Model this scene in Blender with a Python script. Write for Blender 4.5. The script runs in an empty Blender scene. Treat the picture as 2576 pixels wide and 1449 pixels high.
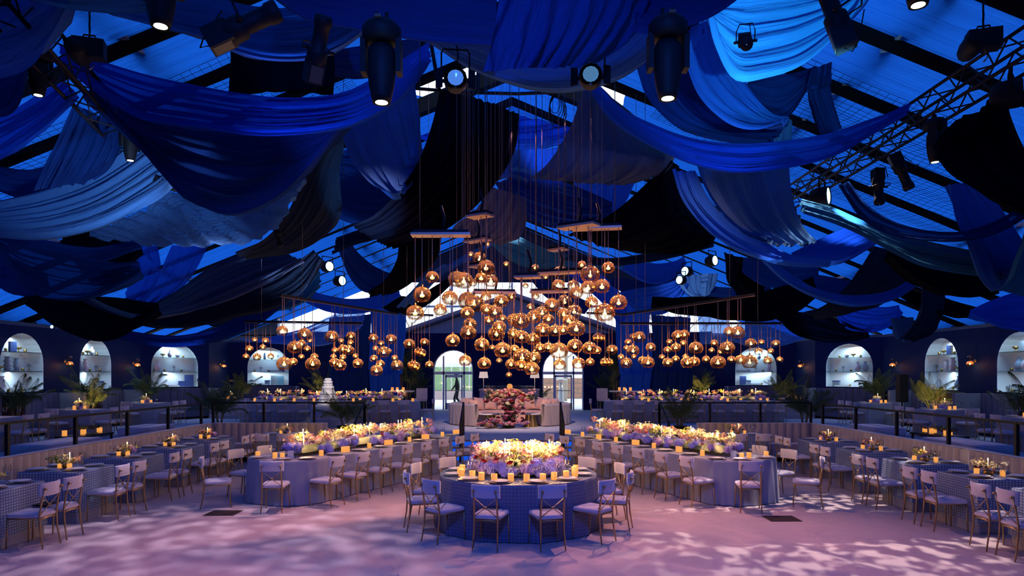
import bpy, math, random
from mathutils import Vector, Matrix
random.seed(7)
PI = math.pi
C = bpy.context.scene.collection
SC = bpy.context.scene
# ---------------------------------------------------------------- camera, world, lights, exposure
F, H, HY, CX = 1717.0, 2.25, 938.0, 1288.0        # focal length in pixels, eye height, horizon row, centre column
cam_d = bpy.data.cameras.new('camera'); cam = bpy.data.objects.new('camera', cam_d); C.objects.link(cam)
cam.location = (0, 0, H); cam.rotation_euler = (PI/2, 0, 0)
cam_d.sensor_width = 36; cam_d.lens = 36*F/2576; cam_d.shift_y = (HY-724.5)/2576; cam_d.clip_end = 300
SC.camera = cam
SC.view_settings.view_transform = 'Standard'; SC.view_settings.look = 'None'
SC.view_settings.exposure = 0.0; SC.view_settings.gamma = 1.0; SC.view_settings.use_curve_mapping = False
SC.cycles.use_denoising = True; SC.cycles.max_bounces = 4; SC.cycles.diffuse_bounces = 2; SC.cycles.use_adaptive_sampling = True; SC.cycles.adaptive_threshold = .10; SC.cycles.adaptive_min_samples = 10; SC.cycles.glossy_bounces = 2
SC.cycles.transmission_bounces = 4; SC.cycles.transparent_max_bounces = 10; SC.cycles.sample_clamp_indirect = 3.0
SC.cycles.caustics_reflective = False; SC.cycles.caustics_refractive = False
W = bpy.data.worlds.new('overcast_sky'); SC.world = W; W.use_nodes = True
W.node_tree.nodes['Background'].inputs[0].default_value = (.82, .92, 1, 1)
W.node_tree.nodes['Background'].inputs[1].default_value = 2.2

def lamp(kind, name, loc, to=None, power=100, col=(1,1,1), radius=.05, angle=60, blend=.5, size=None, gobo=None, parent=None):
    d = bpy.data.lights.new(name, kind); d.energy = power; d.color = col
    if kind == 'AREA':
        d.size = size[0]; d.shape = 'RECTANGLE'; d.size_y = size[1]
    else: d.shadow_soft_size = radius
    if kind == 'SPOT': d.spot_size = math.radians(angle); d.spot_blend = blend
    o = bpy.data.objects.new(name, d); C.objects.link(o); o.location = loc; o.parent = parent
    if to is not None: o.rotation_euler = (Vector(to)-Vector(loc)).to_track_quat('-Z', 'Y').to_euler()
    if gobo:                                            # a leaf gobo in the projector's gate
        sc, lo, hi, seed = gobo
        d.use_nodes = True; n = d.node_tree.nodes; l = d.node_tree.links
        em = n['Emission']; tc = n.new('ShaderNodeTexCoord'); mp = n.new('ShaderNodeMapping')
        mp.inputs['Location'].default_value = (seed, seed*.7, 0); mp.inputs['Scale'].default_value = (sc, sc*.75, sc)
        ns = n.new('ShaderNodeTexNoise'); ns.inputs['Scale'].default_value = 1; ns.inputs['Detail'].default_value = 1.2
        ns.inputs['Distortion'].default_value = .6
        mr = n.new('ShaderNodeMapRange'); mr.inputs['From Min'].default_value = lo; mr.inputs['From Max'].default_value = hi
        l.new(tc.outputs['Normal'], mp.inputs['Vector']); l.new(mp.outputs[0], ns.inputs['Vector'])
        l.new(ns.outputs['Fac'], mr.inputs['Value']); l.new(mr.outputs[0], em.inputs['Strength'])
    return o
GOB = (24, .47, .60)
# projectors with leaf gobos hung from the lighting ring and the side trusses
lamp('SPOT', 'gobo_projector_a', (-5.0, 11.0, 6.4), (-4.4, 8.6, 0), 1500, (.86,.74,1), .12, 66, .6, gobo=(34,.50,.62,3))
lamp('SPOT', 'gobo_projector_b', (5.4, 11.6, 6.4), (5.2, 9.6, 0), 2600, (1,.80,.76), .04, 66, .6, gobo=(36,.50,.61,11))
lamp('SPOT', 'gobo_projector_c', (0.0, 12.4, 6.6), (0.1, 7.6, 0), 1700, (1,.42,.38), .10, 85, .6, gobo=(24,.30,.75,21))
# moving heads washing the floor and the draped ceiling
lamp('SPOT', 'wash_light_a', (-2.4, 13.0, 6.2), (-2.4, 8.6, 0), 1150, (1,.42,.38), .10, 75, 1)
lamp('SPOT', 'wash_light_b', (2.6, 13.0, 6.2), (2.6, 8.6, 0), 1150, (1,.42,.38), .10, 75, 1)
lamp('SPOT', 'wash_light_c', (0, .5, 6.4), (0, 10.5, .6), 1750, (.03,.13,1), .3, 85, 1)
lamp('SPOT', 'wash_light_d', (0, 17.0, 6.8), (0, 23.2, .5), 2600, (1,.72,.68), .15, 42, .8)
for i, (p, q, e, c) in enumerate([
    ((3.0,6.0,4.6),(3.7,9.3,6.9),1100,(.10,.60,1)), ((-4.6,8.2,4.0),(-6.7,10.6,5.5),700,(.35,.55,1)),
    ((5.6,10.8,5.0),(5.7,12.0,4.8),500,(.4,.6,1)), ((-3.2,10.0,3.6),(-5.8,11.6,4.4),600,(.25,.5,1)),
    ((-4.0,13.0,3.6),(-4.7,14.4,4.5),450,(.4,.6,1)), ((4.6,17.2,4.0),(5.3,19.4,4.9),450,(.55,.65,1)),
    ((-2.2,11.0,4.2),(-2.6,12.6,5.6),450,(.2,.5,1)), ((2.9,11.0,4.2),(3.6,12.2,5.2),350,(.2,.5,1)),
    ((-3.4,7.0,4.2),(-2.6,9.2,6.2),450,(.05,.2,1)), ((3.6,7.4,4.2),(2.9,9.6,6.0),450,(.08,.25,1)),
    ((-1.0,5.0,3.9),(-.6,7.0,6.6),45,(.10,.4,1)), ((1.4,5.0,3.9),(1.2,7.2,6.4),30,(.10,.4,1)),
    ((-1.2,13.6,6.2),(-1.0,18.6,9.6),900,(.05,.25,1)), ((1.2,13.6,6.2),(1.0,18.6,9.6),900,(.05,.25,1)), ((-7.5,15.0,2.6),(-9,19,4.4),260,(.1,.3,1)), ((7.5,15.0,2.6),(9,19,4.4),260,(.1,.3,1))]):
    lamp('SPOT', 'drape_spot_light_%s' % 'abcdefghijklmnop'[i], p, q, e, c, .06, 50, .7)

# ---------------------------------------------------------------- helpers
def at(px, py, D): return Vector(((px-CX)/F*D, D, H-(py-HY)/F*D))          # pixel + distance -> point
def on(px, py, z=0.0): return at(px, py, F*(H-z)/(py-HY))                   # pixel on the level z -> point
class MB:
    def __init__(s): s.v = []; s.f = []; s.uv = None
    def box(s, a, b, m=None):
        i = len(s.v); pts = [(x,y,z) for z in (a[2],b[2]) for y in (a[1],b[1]) for x in (a[0],b[0])]
        s.v += [tuple(m @ Vector(p)) if m else p for p in pts]
        s.f += [tuple(i+k for k in q) for q in ((0,2,3,1),(4,5,7,6),(0,1,5,4),(2,6,7,3),(0,4,6,2),(1,3,7,5))]; return s
    def tube(s, pts, r, n=6, cap=True):
        P = [Vector(p) for p in pts]; R = r if isinstance(r,(list,tuple)) else [r]*len(P); i0 = len(s.v)
        for k, p in enumerate(P):
            t = (P[min(k+1,len(P)-1)]-P[max(k-1,0)]).normalized()
            u = t.orthogonal().normalized() if abs(t.z) < .9 else (Vector((1,0,0))-t*t.x).normalized(); w = t.cross(u)
            for j in range(n):
                a = 2*PI*j/n; s.v.append(tuple(p+(u*math.cos(a)+w*math.sin(a))*R[k]))
        for k in range(len(P)-1):
            for j in range(n):
                a = i0+k*n+j; b = i0+k*n+(j+1) % n; s.f.append((a, b, b+n, a+n))
        if cap: s.f.append(tuple(i0+j for j in reversed(range(n)))); s.f.append(tuple(i0+(len(P)-1)*n+j for j in range(n)))
        return s
    def lathe(s, prof, n=12, c=(0,0,0), capb=False, capt=False):
        i0 = len(s.v)
        for r, z in prof:
            for j in range(n): a = 2*PI*j/n; s.v.append((c[0]+r*math.cos(a), c[1]+r*math.sin(a), c[2]+z))
        for k in range(len(prof)-1):
            for j in range(n): a = i0+k*n+j; b = i0+k*n+(j+1) % n; s.f.append((a, b, b+n, a+n))
        if capb: s.f.append(tuple(i0+j for j in reversed(range(n))))
        if capt: s.f.append(tuple(i0+(len(prof)-1)*n+j for j in range(n)))
        return s
    def ball(s, c, r, n=8, m=5, sz=1):
        return s.lathe([(max(.0005,r*math.sin(PI*k/m)), -r*sz*math.cos(PI*k/m)) for k in range(m+1)], n, c)
    def grid(s, rows, closed=False, uv=False):
        i0 = len(s.v); nr = len(rows); nc = len(rows[0])
        for r in rows: s.v += [tuple(p) for p in r]
        for a in range(nr-1):
            for b in range(nc if closed else nc-1):
                c = (b+1) % nc; s.f.append((i0+a*nc+b, i0+a*nc+c, i0+(a+1)*nc+c, i0+(a+1)*nc+b))
        if uv: s.uv = [(a/(nr-1), b/(nc-1)) for a in range(nr) for b in range(nc)]
        return s
    def poly(s, pts): i = len(s.v); s.v += [tuple(p) for p in pts]; s.f.append(tuple(range(i, i+len(pts)))); return s
    def xf(s, m): s.v = [tuple(m @ Vector(p)) for p in s.v]; return s
    def mesh(s, name, mat, smooth=True):
        me = bpy.data.meshes.new(name); me.from_pydata(s.v, [], s.f)
        if s.uv:
            L = me.uv_layers.new(name='UV'); vi = [0]*len(me.loops); me.loops.foreach_get('vertex_index', vi)
            L.data.foreach_set('uv', [c for k in vi for c in s.uv[k]])
        if smooth: me.polygons.foreach_set('use_smooth', [True]*len(me.polygons))
        for m in (mat if isinstance(mat, list) else [mat]): me.materials.append(M[m])
        return me
    def build(s, name, mat, parent=None, smooth=True, loc=None):
        return obj(name, s.mesh(name, mat, smooth), parent, loc)
def obj(name, me, parent=None, loc=None, rot=None, sc=None):
    o = bpy.data.objects.new(name, me); C.objects.link(o); o.parent = parent
    if loc is not None: o.location = loc
    if rot is not None: o.rotation_euler = rot
    if sc is not None: o.scale = sc if isinstance(sc,(tuple,list)) else (sc,sc,sc)
    return o
def tag(o, label, cat, group=None, kind=None):
    if label: o['label'] = label
    if cat: o['category'] = cat
    if group: o['group'] = group
    if kind: o['kind'] = kind
    return o
def struct(o, label=None, kind='structure', cat=None):
    o['kind'] = kind
    if label: o['label'] = label; o['category'] = cat or o.name.split('_')[0]
    return o
def thing(name, label, cat, loc=(0,0,0), rz=0, group=None, sc=1):
    o = bpy.data.objects.new(name, None); C.objects.link(o); o.location = loc; o.rotation_euler = (0,0,rz); o.scale = (sc,sc,sc)
    o.empty_display_size = .1
    return tag(o, label, cat, group)
def dup(root, loc, rz=0, label=None, group=None, sc=None, rot=None):
    r = root.copy(); C.objects.link(r); r.location = loc; r.rotation_euler = rot if rot is not None else (0,0,rz)
    if sc: r.scale = (sc,sc,sc)
    if label: r['label'] = label
    if group: r['group'] = group
    for ch in KIDS[root.name]:
        c = ch.copy(); C.objects.link(c); c.parent = r
        for g in KIDS.get(ch.name, ()):
            d = g.copy(); C.objects.link(d); d.parent = c
    return r
KIDS = {}
def proto(root):                                       # remember a finished thing's parts for copying
    KIDS[root.name] = list(root.children)
    for c in root.children: KIDS[c.name] = list(c.children)
    return root
class Kind:                                            # first use places the thing itself, later uses copies
    def __init__(s, make): s.make = make; s.root = None
    def put(s, loc, rz=0, label=None, group=None, sc=None, rot=None):
        if s.root is None:
            s.root = proto(s.make()); r = s.root
            r.location = loc; r.rotation_euler = rot if rot is not None else (0,0,rz)
            if sc: r.scale = (sc,sc,sc)
            if label: r['label'] = label
            if group: r['group'] = group
            return r
        return dup(s.root, loc, rz, label, group, sc, rot)
# ---------------------------------------------------------------- materials
M = {}
def nodes(name):
    m = bpy.data.materials.new(name); m.use_nodes = True; M[name] = m; n = m.node_tree.nodes
    return m, n, m.node_tree.links, n['Principled BSDF']
def mat(name, col, rough=.6, metal=0, emit=None, es=0, noise=0, nscale=8, bump=0, bscale=60, sheen=0, spec=.5, sample=True):
    m, n, l, b = nodes(name); c = (*col, 1)
    b.inputs['Base Color'].default_value = c; b.inputs['Roughness'].default_value = rough; b.inputs['Metallic'].default_value = metal
    b.inputs['Specular IOR Level'].default_value = spec
    if sheen: b.inputs['Sheen Weight'].default_value = sheen
    if emit: b.inputs['Emission Color'].default_value = (*emit,1); b.inputs['Emission Strength'].default_value = es
    tc = n.new('ShaderNodeTexCoord')
    if noise:
        t = n.new('ShaderNodeTexNoise'); t.inputs['Scale'].default_value = nscale; t.inputs['Detail'].default_value = 4
        r = n.new('ShaderNodeMix'); r.data_type = 'RGBA'
        r.inputs['A'].default_value = tuple(x*(1-noise) for x in col)+(1,); r.inputs['B'].default_value = tuple(min(1,x*(1+noise)) for x in col)+(1,)
        l.new(tc.outputs['Object'], t.inputs['Vector']); l.new(t.outputs['Fac'], r.inputs['Factor']); l.new(r.outputs['Result'], b.inputs['Base Color'])
    if bump:
        t = n.new('ShaderNodeTexNoise'); t.inputs['Scale'].default_value = bscale; t.inputs['Detail'].default_value = 3
        k = n.new('ShaderNodeBump'); k.inputs['Strength'].default_value = bump; k.inputs['Distance'].default_value = .02
        l.new(tc.outputs['Object'], t.inputs['Vector']); l.new(t.outputs['Fac'], k.inputs['Height']); l.new(k.outputs[0], b.inputs['Normal'])
    if emit and not sample:
        m.cycles.emission_sampling = 'NONE'
    return m
def drape_mat(name, col, trans=.35, clear=0.0, gloss=.12):
    m, n, l, b = nodes(name); n.remove(b); out = n['Material Output']
    uv = n.new('ShaderNodeTexCoord'); mp = n.new('ShaderNodeMapping'); mp.inputs['Scale'].default_value = (1.2, 26, 1)
    t = n.new('ShaderNodeTexNoise'); t.inputs['Scale'].default_value = 1; t.inputs['Detail'].default_value = 5; t.inputs['Roughness'].default_value = .6
    bp = n.new('ShaderNodeBump'); bp.inputs['Strength'].default_value = .9; bp.inputs['Distance'].default_value = .06
    l.new(uv.outputs['UV'], mp.inputs['Vector']); l.new(mp.outputs[0], t.inputs['Vector']); l.new(t.outputs['Fac'], bp.inputs['Height'])
    d = n.new('ShaderNodeBsdfDiffuse'); d.inputs[0].default_value = (*col,1); l.new(bp.outputs[0], d.inputs['Normal'])
    tr = n.new('ShaderNodeBsdfTranslucent'); tr.inputs[0].default_value = (*col,1); l.new(bp.outputs[0], tr.inputs['Normal'])
    x = n.new('ShaderNodeMixShader'); x.inputs[0].default_value = trans; l.new(d.outputs[0], x.inputs[1]); l.new(tr.outputs[0], x.inputs[2])
    last = x
    if gloss:
        g = n.new('ShaderNodeBsdfGlossy'); g.inputs['Roughness'].default_value = .55; g.inputs[0].default_value = (*[min(1,c*1.2+.03) for c in col],1); l.new(bp.outputs[0], g.inputs['Normal'])
        y = n.new('ShaderNodeMixShader'); y.inputs[0].default_value = gloss; l.new(last.outputs[0], y.inputs[1]); l.new(g.outputs[0], y.inputs[2]); last = y
    if clear:
        tp = n.new('ShaderNodeBsdfTransparent'); tp.inputs[0].default_value = (*[min(1,.25+c) for c in col],1)
        y = n.new('ShaderNodeMixShader'); y.inputs[0].default_value = clear; l.new(last.outputs[0], y.inputs[1]); l.new(tp.outputs[0], y.inputs[2]); last = y
    l.new(last.outputs[0], out.inputs[0])
def glass_mat(name, tint, gl=.12, smoke=None):
    m, n, l, b = nodes(name); n.remove(b); out = n['Material Output']
    tp = n.new('ShaderNodeBsdfTransparent'); tp.inputs[0].default_value = (*tint,1)
    g = n.new('ShaderNodeBsdfGlossy'); g.inputs['Roughness'].default_value = .03
    fr = n.new('ShaderNodeFresnel'); fr.inputs[0].default_value = 1.5
    ad = n.new('ShaderNodeMath'); ad.operation = 'ADD'; ad.inputs[1].default_value = gl
    mu = n.new('ShaderNodeMath'); mu.operation = 'MULTIPLY'; mu.inputs[1].default_value = .75; l.new(fr.outputs[0], mu.inputs[0])
    mx = n.new('ShaderNodeMixShader'); l.new(mu.outputs[0], ad.inputs[0]); l.new(ad.outputs[0], mx.inputs[0])
    l.new(tp.outputs[0], mx.inputs[1]); l.new(g.outputs[0], mx.inputs[2])
    if smoke:                                           # metallised bronze at the crown of the globe fading to clear below
        tc = n.new('ShaderNodeTexCoord'); sp = n.new('ShaderNodeSeparateXYZ'); l.new(tc.outputs['Object'], sp.inputs[0])
        mr = n.new('ShaderNodeMapRange'); mr.inputs['From Min'].default_value = -.35; mr.inputs['From Max'].default_value = .5; mr.interpolation_type = 'SMOOTHSTEP'
        l.new(sp.outputs['Z'], mr.inputs['Value'])
        cm = n.new('ShaderNodeMix'); cm.data_type = 'RGBA'; cm.inputs['A'].default_value = (.92,.84,.72,1); cm.inputs['B'].default_value = (*smoke,1)
        l.new(mr.outputs[0], cm.inputs['Factor']); l.new(cm.outputs['Result'], tp.inputs[0])
        ml = n.new('ShaderNodeMath'); ml.operation = 'MULTIPLY'; ml.inputs[1].default_value = .34; l.new(mr.outputs[0], ml.inputs[0])
        a2 = n.new('ShaderNodeMath'); a2.operation = 'ADD'; l.new(ml.outputs[0], a2.inputs[0]); l.new(mu.outputs[0], a2.inputs[1]); l.new(a2.outputs[0], mx.inputs[0])
        g.inputs[0].default_value = (1,.70,.42,1)
        df = n.new('ShaderNodeBsdfTranslucent'); df.inputs[0].default_value = (1,.55,.22,1); fx = n.new('ShaderNodeMixShader')
        m3 = n.new('ShaderNodeMath'); m3.operation = 'MULTIPLY'; m3.inputs[1].default_value = .09; l.new(mr.outputs[0], m3.inputs[0]); l.new(m3.outputs[0], fx.inputs[0])
        l.new(mx.outputs[0], fx.inputs[1]); l.new(df.outputs[0], fx.inputs[2]); mx = fx
    l.new(mx.outputs[0], out.inputs[0])
def weave_mat(name, c1, c2, scale, rough=.5, clear=0):
    m, n, l, b = nodes(name); tc = n.new('ShaderNodeTexCoord'); mp = n.new('ShaderNodeMapping'); mp.inputs['Scale'].default_value = scale
    br = n.new('ShaderNodeTexBrick'); br.offset = 0; br.inputs['Color1'].default_value = (*c2,1); br.inputs['Color2'].default_value = (*[x*.85 for x in c2],1)
    br.inputs['Mortar'].default_value = (*c1,1); br.inputs['Mortar Size'].default_value = .24; br.inputs['Scale'].default_value = 1
    br.inputs['Brick Width'].default_value = 1; br.inputs['Row Height'].default_value = 1
    l.new(tc.outputs['UV'], mp.inputs[0]); l.new(mp.outputs[0], br.inputs['Vector']); l.new(br.outputs['Color'], b.inputs['Base Color'])
    b.inputs['Roughness'].default_value = rough
    k = n.new('ShaderNodeBump'); k.inputs['Strength'].default_value = .5; k.inputs['Distance'].default_value = .01
    l.new(br.outputs['Fac'], k.inputs['Height']); k.invert = True; l.new(k.outputs[0], b.inputs['Normal'])
mat('carpet', (.50,.40,.40), .95, noise=.10, nscale=6, bump=.5, bscale=160, spec=.1)
mat('carpet_up', (.46,.45,.50), .95, noise=.10, nscale=6, bump=.5, bscale=160, spec=.1)
mat('navy_wall', (.0025,.012,.075), .7, noise=.12, nscale=1.2, spec=.08)
mat('navy_dark', (.006,.012,.04), .6)
mat('valance', (.03,.07,.14), .8)
mat('white_paint', (.75,.78,.8), .5)
mat('niche_white', (.80,.84,.88), .45)
mat('black_metal', (.006,.006,.007), .55, .2, spec=.25)
mat('black_plastic', (.005,.006,.008), .6, spec=.2)
mat('truss_black', (.008,.007,.008), .55, .2, spec=.3)
mat('steel', (.45,.45,.47), .35, .9)
mat('cable', (.10,.10,.11), .4, .8)
mat('dark_label', (.05,.045,.03), .5)
mat('orange_label', (.12,.05,.02), .5)
mat('grey_beam', (.32,.38,.44), .45, .3)
mat('rafter', (.002,.003,.006), .8, spec=.05)
mat('gold', (.46,.29,.13), .34, .85)
mat('velvet', (.50,.44,.47), .8, sheen=.6, bump=.15, bscale=25)
mat('cloth_grey', (.27,.27,.33), .75, sheen=.2)
mat('banquette', (.34,.28,.28), .75, sheen=.6, noise=.08, nscale=3)
mat('booth', (.075,.085,.16), .75, sheen=.3)
mat('booth_side', (.09,.05,.06), .8)
mat('skirt', (.30,.27,.29), .8)
mat('peach', (.74,.35,.24), .75, sheen=.5)
mat('peach_light', (.78,.42,.30), .75, sheen=.4)
mat('taupe', (.33,.25,.24), .7, sheen=.5)
mat('bar_pink', (.52,.40,.42), .6)
mat('plate', (.55,.54,.55), .28)
mat('charger', (.36,.34,.34), .3)
mat('napkin', (.36,.33,.40), .8)
mat('wax', (.9,.85,.7), .5)
mat('flame', (1,.7,.3), .5, emit=(1,.62,.22), es=18, sample=False)
mat('votive', (.32,.14,.04), .4, emit=(1,.40,.08), es=.80, sample=False)
mat('filament', (1,.7,.4), .5, emit=(1,.56,.20), es=26, sample=False)
mat('copper', (.45,.24,.13), .32, .9)
mat('cord', (.40,.22,.14), .6)
mat('plate_wood', (.50,.31,.18), .38, .2)
mat('leaf', (.05,.075,.03), .55, noise=.3, nscale=20)
mat('palm_leaf', (.050,.085,.025), .55, spec=.25)
mat('palm_stem', (.10,.075,.03), .6)
mat('hydrangea', (.27,.26,.78), .7, noise=.3, nscale=9)
mat('hydrangea_mauve', (.46,.30,.62), .7, noise=.3, nscale=9)
mat('blossom_cream', (.88,.78,.42), .7)
mat('blossom_peach', (.75,.36,.22), .7)
mat('blossom_pink', (.66,.24,.28), .7)
mat('blossom_red', (.45,.02,.03), .7)
mat('blossom_wine', (.13,.01,.03), .7)
mat('blossom_mauve', (.46,.26,.40), .7)
mat('leaf_lime', (.38,.40,.05), .6)
mat('icing', (.86,.84,.82), .6)
mat('led_blue', (.0,.02,.2), .4, emit=(.0,.10,.85), es=.75)
mat('step_nose', (.12,.06,.05), .6)
mat('vent', (.05,.022,.012), .6)
mat('shade', (.85,.78,.72), .8, emit=(1,.72,.52), es=.55, sample=False)
mat('lens', (.5,.55,.5), .15, emit=(1,1,.78), es=3.0, sample=False)
mat('lens_blue', (.10,.35,.55), .12, emit=(.25,.65,1), es=.25, sample=False)
mat('lens_cool', (.4,.7,1), .15, emit=(.5,.85,1), es=2.0, sample=False)
mat('book_navy', (.02,.05,.20), .6); mat('book_grey', (.18,.22,.27), .6); mat('book_teal', (.08,.20,.28), .6)
mat('paper', (.7,.68,.62), .8); mat('vase_white', (.62,.60,.68), .4); mat('vase_blue', (.25,.34,.45), .35); mat('brass', (.42,.27,.08), .3, .9)
mat('skin', (.35,.20,.14), .5); mat('suit', (.008,.010,.018), .8); mat('hair', (.01,.008,.006), .6)
mat('hedge', (.28,.45,.24), .8, noise=.5, nscale=9); mat('brick_red', (.42,.22,.16), .8, noise=.25, nscale=6); mat('paving', (.8,.8,.8), .8); mat('garden_white', (.95,.95,.95), .8)
mat('siding', (.20,.30,.40), .6)
mat('bulb_glass', (.8,.8,.8), .1)
mat('rattan', (.30,.20,.10), .7)
mat('stone', (.55,.5,.46), .5)
glass_mat('shelf_glass', (.80,.92,.96), .06)
glass_mat('clear_glass', (.98,.98,.98), -.02)
glass_mat('window_film', (.94,.96,.98), .02)
glass_mat('smoke_globe', (.9,.8,.7), .05, smoke=(.26,.14,.06))
weave_mat('check_cloth', (.10,.14,.24), (.42,.46,.55), (22,22,1))
weave_mat('round_cloth', (.075,.10,.19), (.14,.17,.28), (21,21,1))
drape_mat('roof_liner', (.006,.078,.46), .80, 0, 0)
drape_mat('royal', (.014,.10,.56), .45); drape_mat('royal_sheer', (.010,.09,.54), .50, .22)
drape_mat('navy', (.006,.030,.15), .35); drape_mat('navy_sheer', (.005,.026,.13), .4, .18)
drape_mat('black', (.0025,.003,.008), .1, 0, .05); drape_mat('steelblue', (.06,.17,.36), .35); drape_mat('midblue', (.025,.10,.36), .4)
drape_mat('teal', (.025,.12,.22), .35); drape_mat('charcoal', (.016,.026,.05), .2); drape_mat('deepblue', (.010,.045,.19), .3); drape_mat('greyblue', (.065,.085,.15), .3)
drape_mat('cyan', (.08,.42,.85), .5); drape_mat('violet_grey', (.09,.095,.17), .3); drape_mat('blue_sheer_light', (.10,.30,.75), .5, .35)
# ---------------------------------------------------------------- the setting: floors, steps, walls, roof
UP = .45
struct(MB().box((-8,-6,-.2),(8,18.2,0)).build('floor', 'carpet', None, False), 'pale mauve carpet of the sunken dining floor', cat='floor')
fu = MB().box((-14.6,-6,-.2),(-8,34,UP)).box((8,-6,-.2),(14.6,34,UP)).box((-8,18.2,-.2),(8,34,UP)).build('floor_upper', 'carpet_up', None, False)
struct(fu, 'pale carpet of the raised level around the sunken floor', cat='floor')
st = thing('entry_steps', 'wide carpeted steps with glowing blue risers leading up to the lounge', 'steps', (0,18.2,0))
for k in range(2):
    MB().box((-3.8,-.35*(k+1),0),(3.8,-.35*k,.30-.15*k)).build('tread', 'carpet_up', st, False)
for k in range(3):
    y = -.35*k-.004; z = UP-.15*k
    MB().box((-3.8,y-.02,z-.03),(3.8,y,z+.004)).build('nosing', 'step_nose', st, False)
    MB().box((-3.8,y-.006,z-.14),(3.8,y,z-.032)).build('riser_light', 'led_blue', st, False)
# walls as facets, mirrored; niches (offset from facet start, for each facet)
ZB, ZT, WTOP = 1.70, 3.40, 3.62
def arch_pts(w, zb, zt, n=14):
    zs = zt-w
    return [(-w,zb)]+[(-w*math.cos(PI*k/n), zs+w*math.sin(PI*k/n)) for k in range(n+1)]+[(w,zb)]
def facet(mb, P, Q, holes, z0, z1):
    """wall sheet from P to Q with arched holes [(centre, halfwidth, zb, zt)]"""
    P = Vector(P); Q = Vector(Q); d = (Q-P).normalized(); L = (Q-P).length
    def V(s, z): p = P+d*s; return (p.x, p.y, z)
    s0 = 0
    for c, w, zb, zt in sorted(holes):
        mb.poly([V(s0,z0),V(c-w,z0),V(c-w,z1),V(s0,z1)])
        if zb > z0: mb.poly([V(c-w,z0),V(c+w,z0),V(c+w,zb),V(c-w,zb)])
        a = arch_pts(w, zb, zt)[1:-1]
        for (x1,y1),(x2,y2) in zip(a, a[1:]): mb.poly([V(c+x1,y1),V(c+x2,y2),V(c+x2,z1),V(c+x1,z1)])
        s0 = c+w
    mb.poly([V(s0,z0),V(L,z0),V(L,z1),V(s0,z1)])
NICHES = []                                             # (centre point, inward normal, along direction)
def wall_side(sx, name):
    ys = (19.8, 23.3) if sx < 0 else (19.1, 22.6)
    V = [(-14.2,-6),(-14.2,26.07),(-12.4,27.93),(-12.6,30.47),(-9.3,31.67),(-6,33)]
    cs = [[ys[0]+6, ys[1]+6], [1.27], [], [1.62], []]
    mb = MB(); niche = []
    for i in range(5):
        P = (sx*-V[i][0]*-1 if sx < 0 else -V[i][0], V[i][1]); P = (V[i][0]*(-sx), V[i][1]); Q = (V[i+1][0]*(-sx), V[i+1][1])
        facet(mb, P, Q, [(c,.88,ZB,ZT) for c in cs[i]], UP, WTOP if i < 4 else 4.17)
        d = (Vector(Q)-Vector(P)).normalized(); nrm = Vector((d.y,-d.x)) if sx < 0 else Vector((-d.y,d.x))
        for c in cs[i]:
            p = Vector(P)+d*c; niche.append((p, nrm, d)); NICHES.append((p, nrm, d, sx))
    w = struct(mb.build(name, 'navy_wall', None, False), 'deep navy panelled wall with lit arched shelf niches', cat='wall')
    for k, (p, nrm, d) in enumerate(niche):
        a = arch_pts(.88, ZB, ZT); dep = .42; n = MB()
        f3 = lambda s, z, t: (p.x+d.x*s-nrm.x*t, p.y+d.y*s-nrm.y*t, z)
        n.grid([[f3(x,z,0) for x,z in a],[f3(x,z,dep) for x,z in a]]); n.poly([f3(x,z,dep) for x,z in a])
        n.poly([f3(-.88,ZB,-.03),f3(.88,ZB,-.03),f3(.88,ZB,dep),f3(-.88,ZB,dep)])
        n.build('niche_lining', 'niche_white', w, False)
        for zz in (2.28, 2.84):
            b = MB(); c8 = [f3(-.87,zz,.01),f3(.87,zz,.01),f3(.87,zz,dep-.01),f3(-.87,zz,dep-.01)]
            i = 0; b.v = c8+[(x,y,z+.02) for x,y,z in c8]; b.f = [(0,1,2,3),(7,6,5,4),(0,4,5,1),(1,5,6,2),(2,6,7,3),(3,7,4,0)]
            b.build('shelf', 'shelf_glass', w, False)
        q = f3(0, ZT-.12, .16); lamp('AREA', 'niche_light', q, (q[0],q[1],0), 17, (.55,.82,1), size=(1.0,.16))
        q = f3(0, 2.27, .20); lamp('AREA', 'shelf_light', q, (q[0],q[1],0), 11, (.62,.86,1), size=(1.4,.12))
    v = MB(); vv = [(x*(-sx), y) for x, y in V]
    for (x1,y1),(x2,y2) in list(zip(vv, vv[1:]))[:4]: v.poly([(x1,y1,WTOP),(x2,y2,WTOP),(x2,y2,WTOP+.10),(x1,y1,WTOP+.10)])
    v.poly([(14.5*sx,-6,WTOP),(14.5*sx,24,WTOP),(14.5*sx,24,4.3),(14.5*sx,-6,4.3)])
    v.poly([(14.2*sx,-6,WTOP+.1),(14.2*sx,26,WTOP+.1),(14.5*sx,26,WTOP+.1),(14.5*sx,-6,WTOP+.1)])
    struct(v.build('trim_1', 'valance', None, False), 'grey-blue fabric strip along the top of the navy wall' , cat='trim')
wall_side(-1, 'wall_left'); wall_side(1, 'wall_right')
mb = MB(); facet(mb, (-6,33), (6,33), [(3.16,.96,UP,3.36),(8.46,.99,UP,3.36)], UP, 4.17)
struct(mb.build('wall_back', 'navy_wall', None, False), 'navy end wall with two arched doorways beside the bar', cat='wall')
struct(MB().poly([(-14.6,-6,-.2),(14.6,-6,-.2),(14.6,-6,10.5),(-14.6,-6,10.5)]).build('wall_front', 'navy_dark', None, False), 'dark end wall of the tent facing the lounge', cat='wall')
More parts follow.
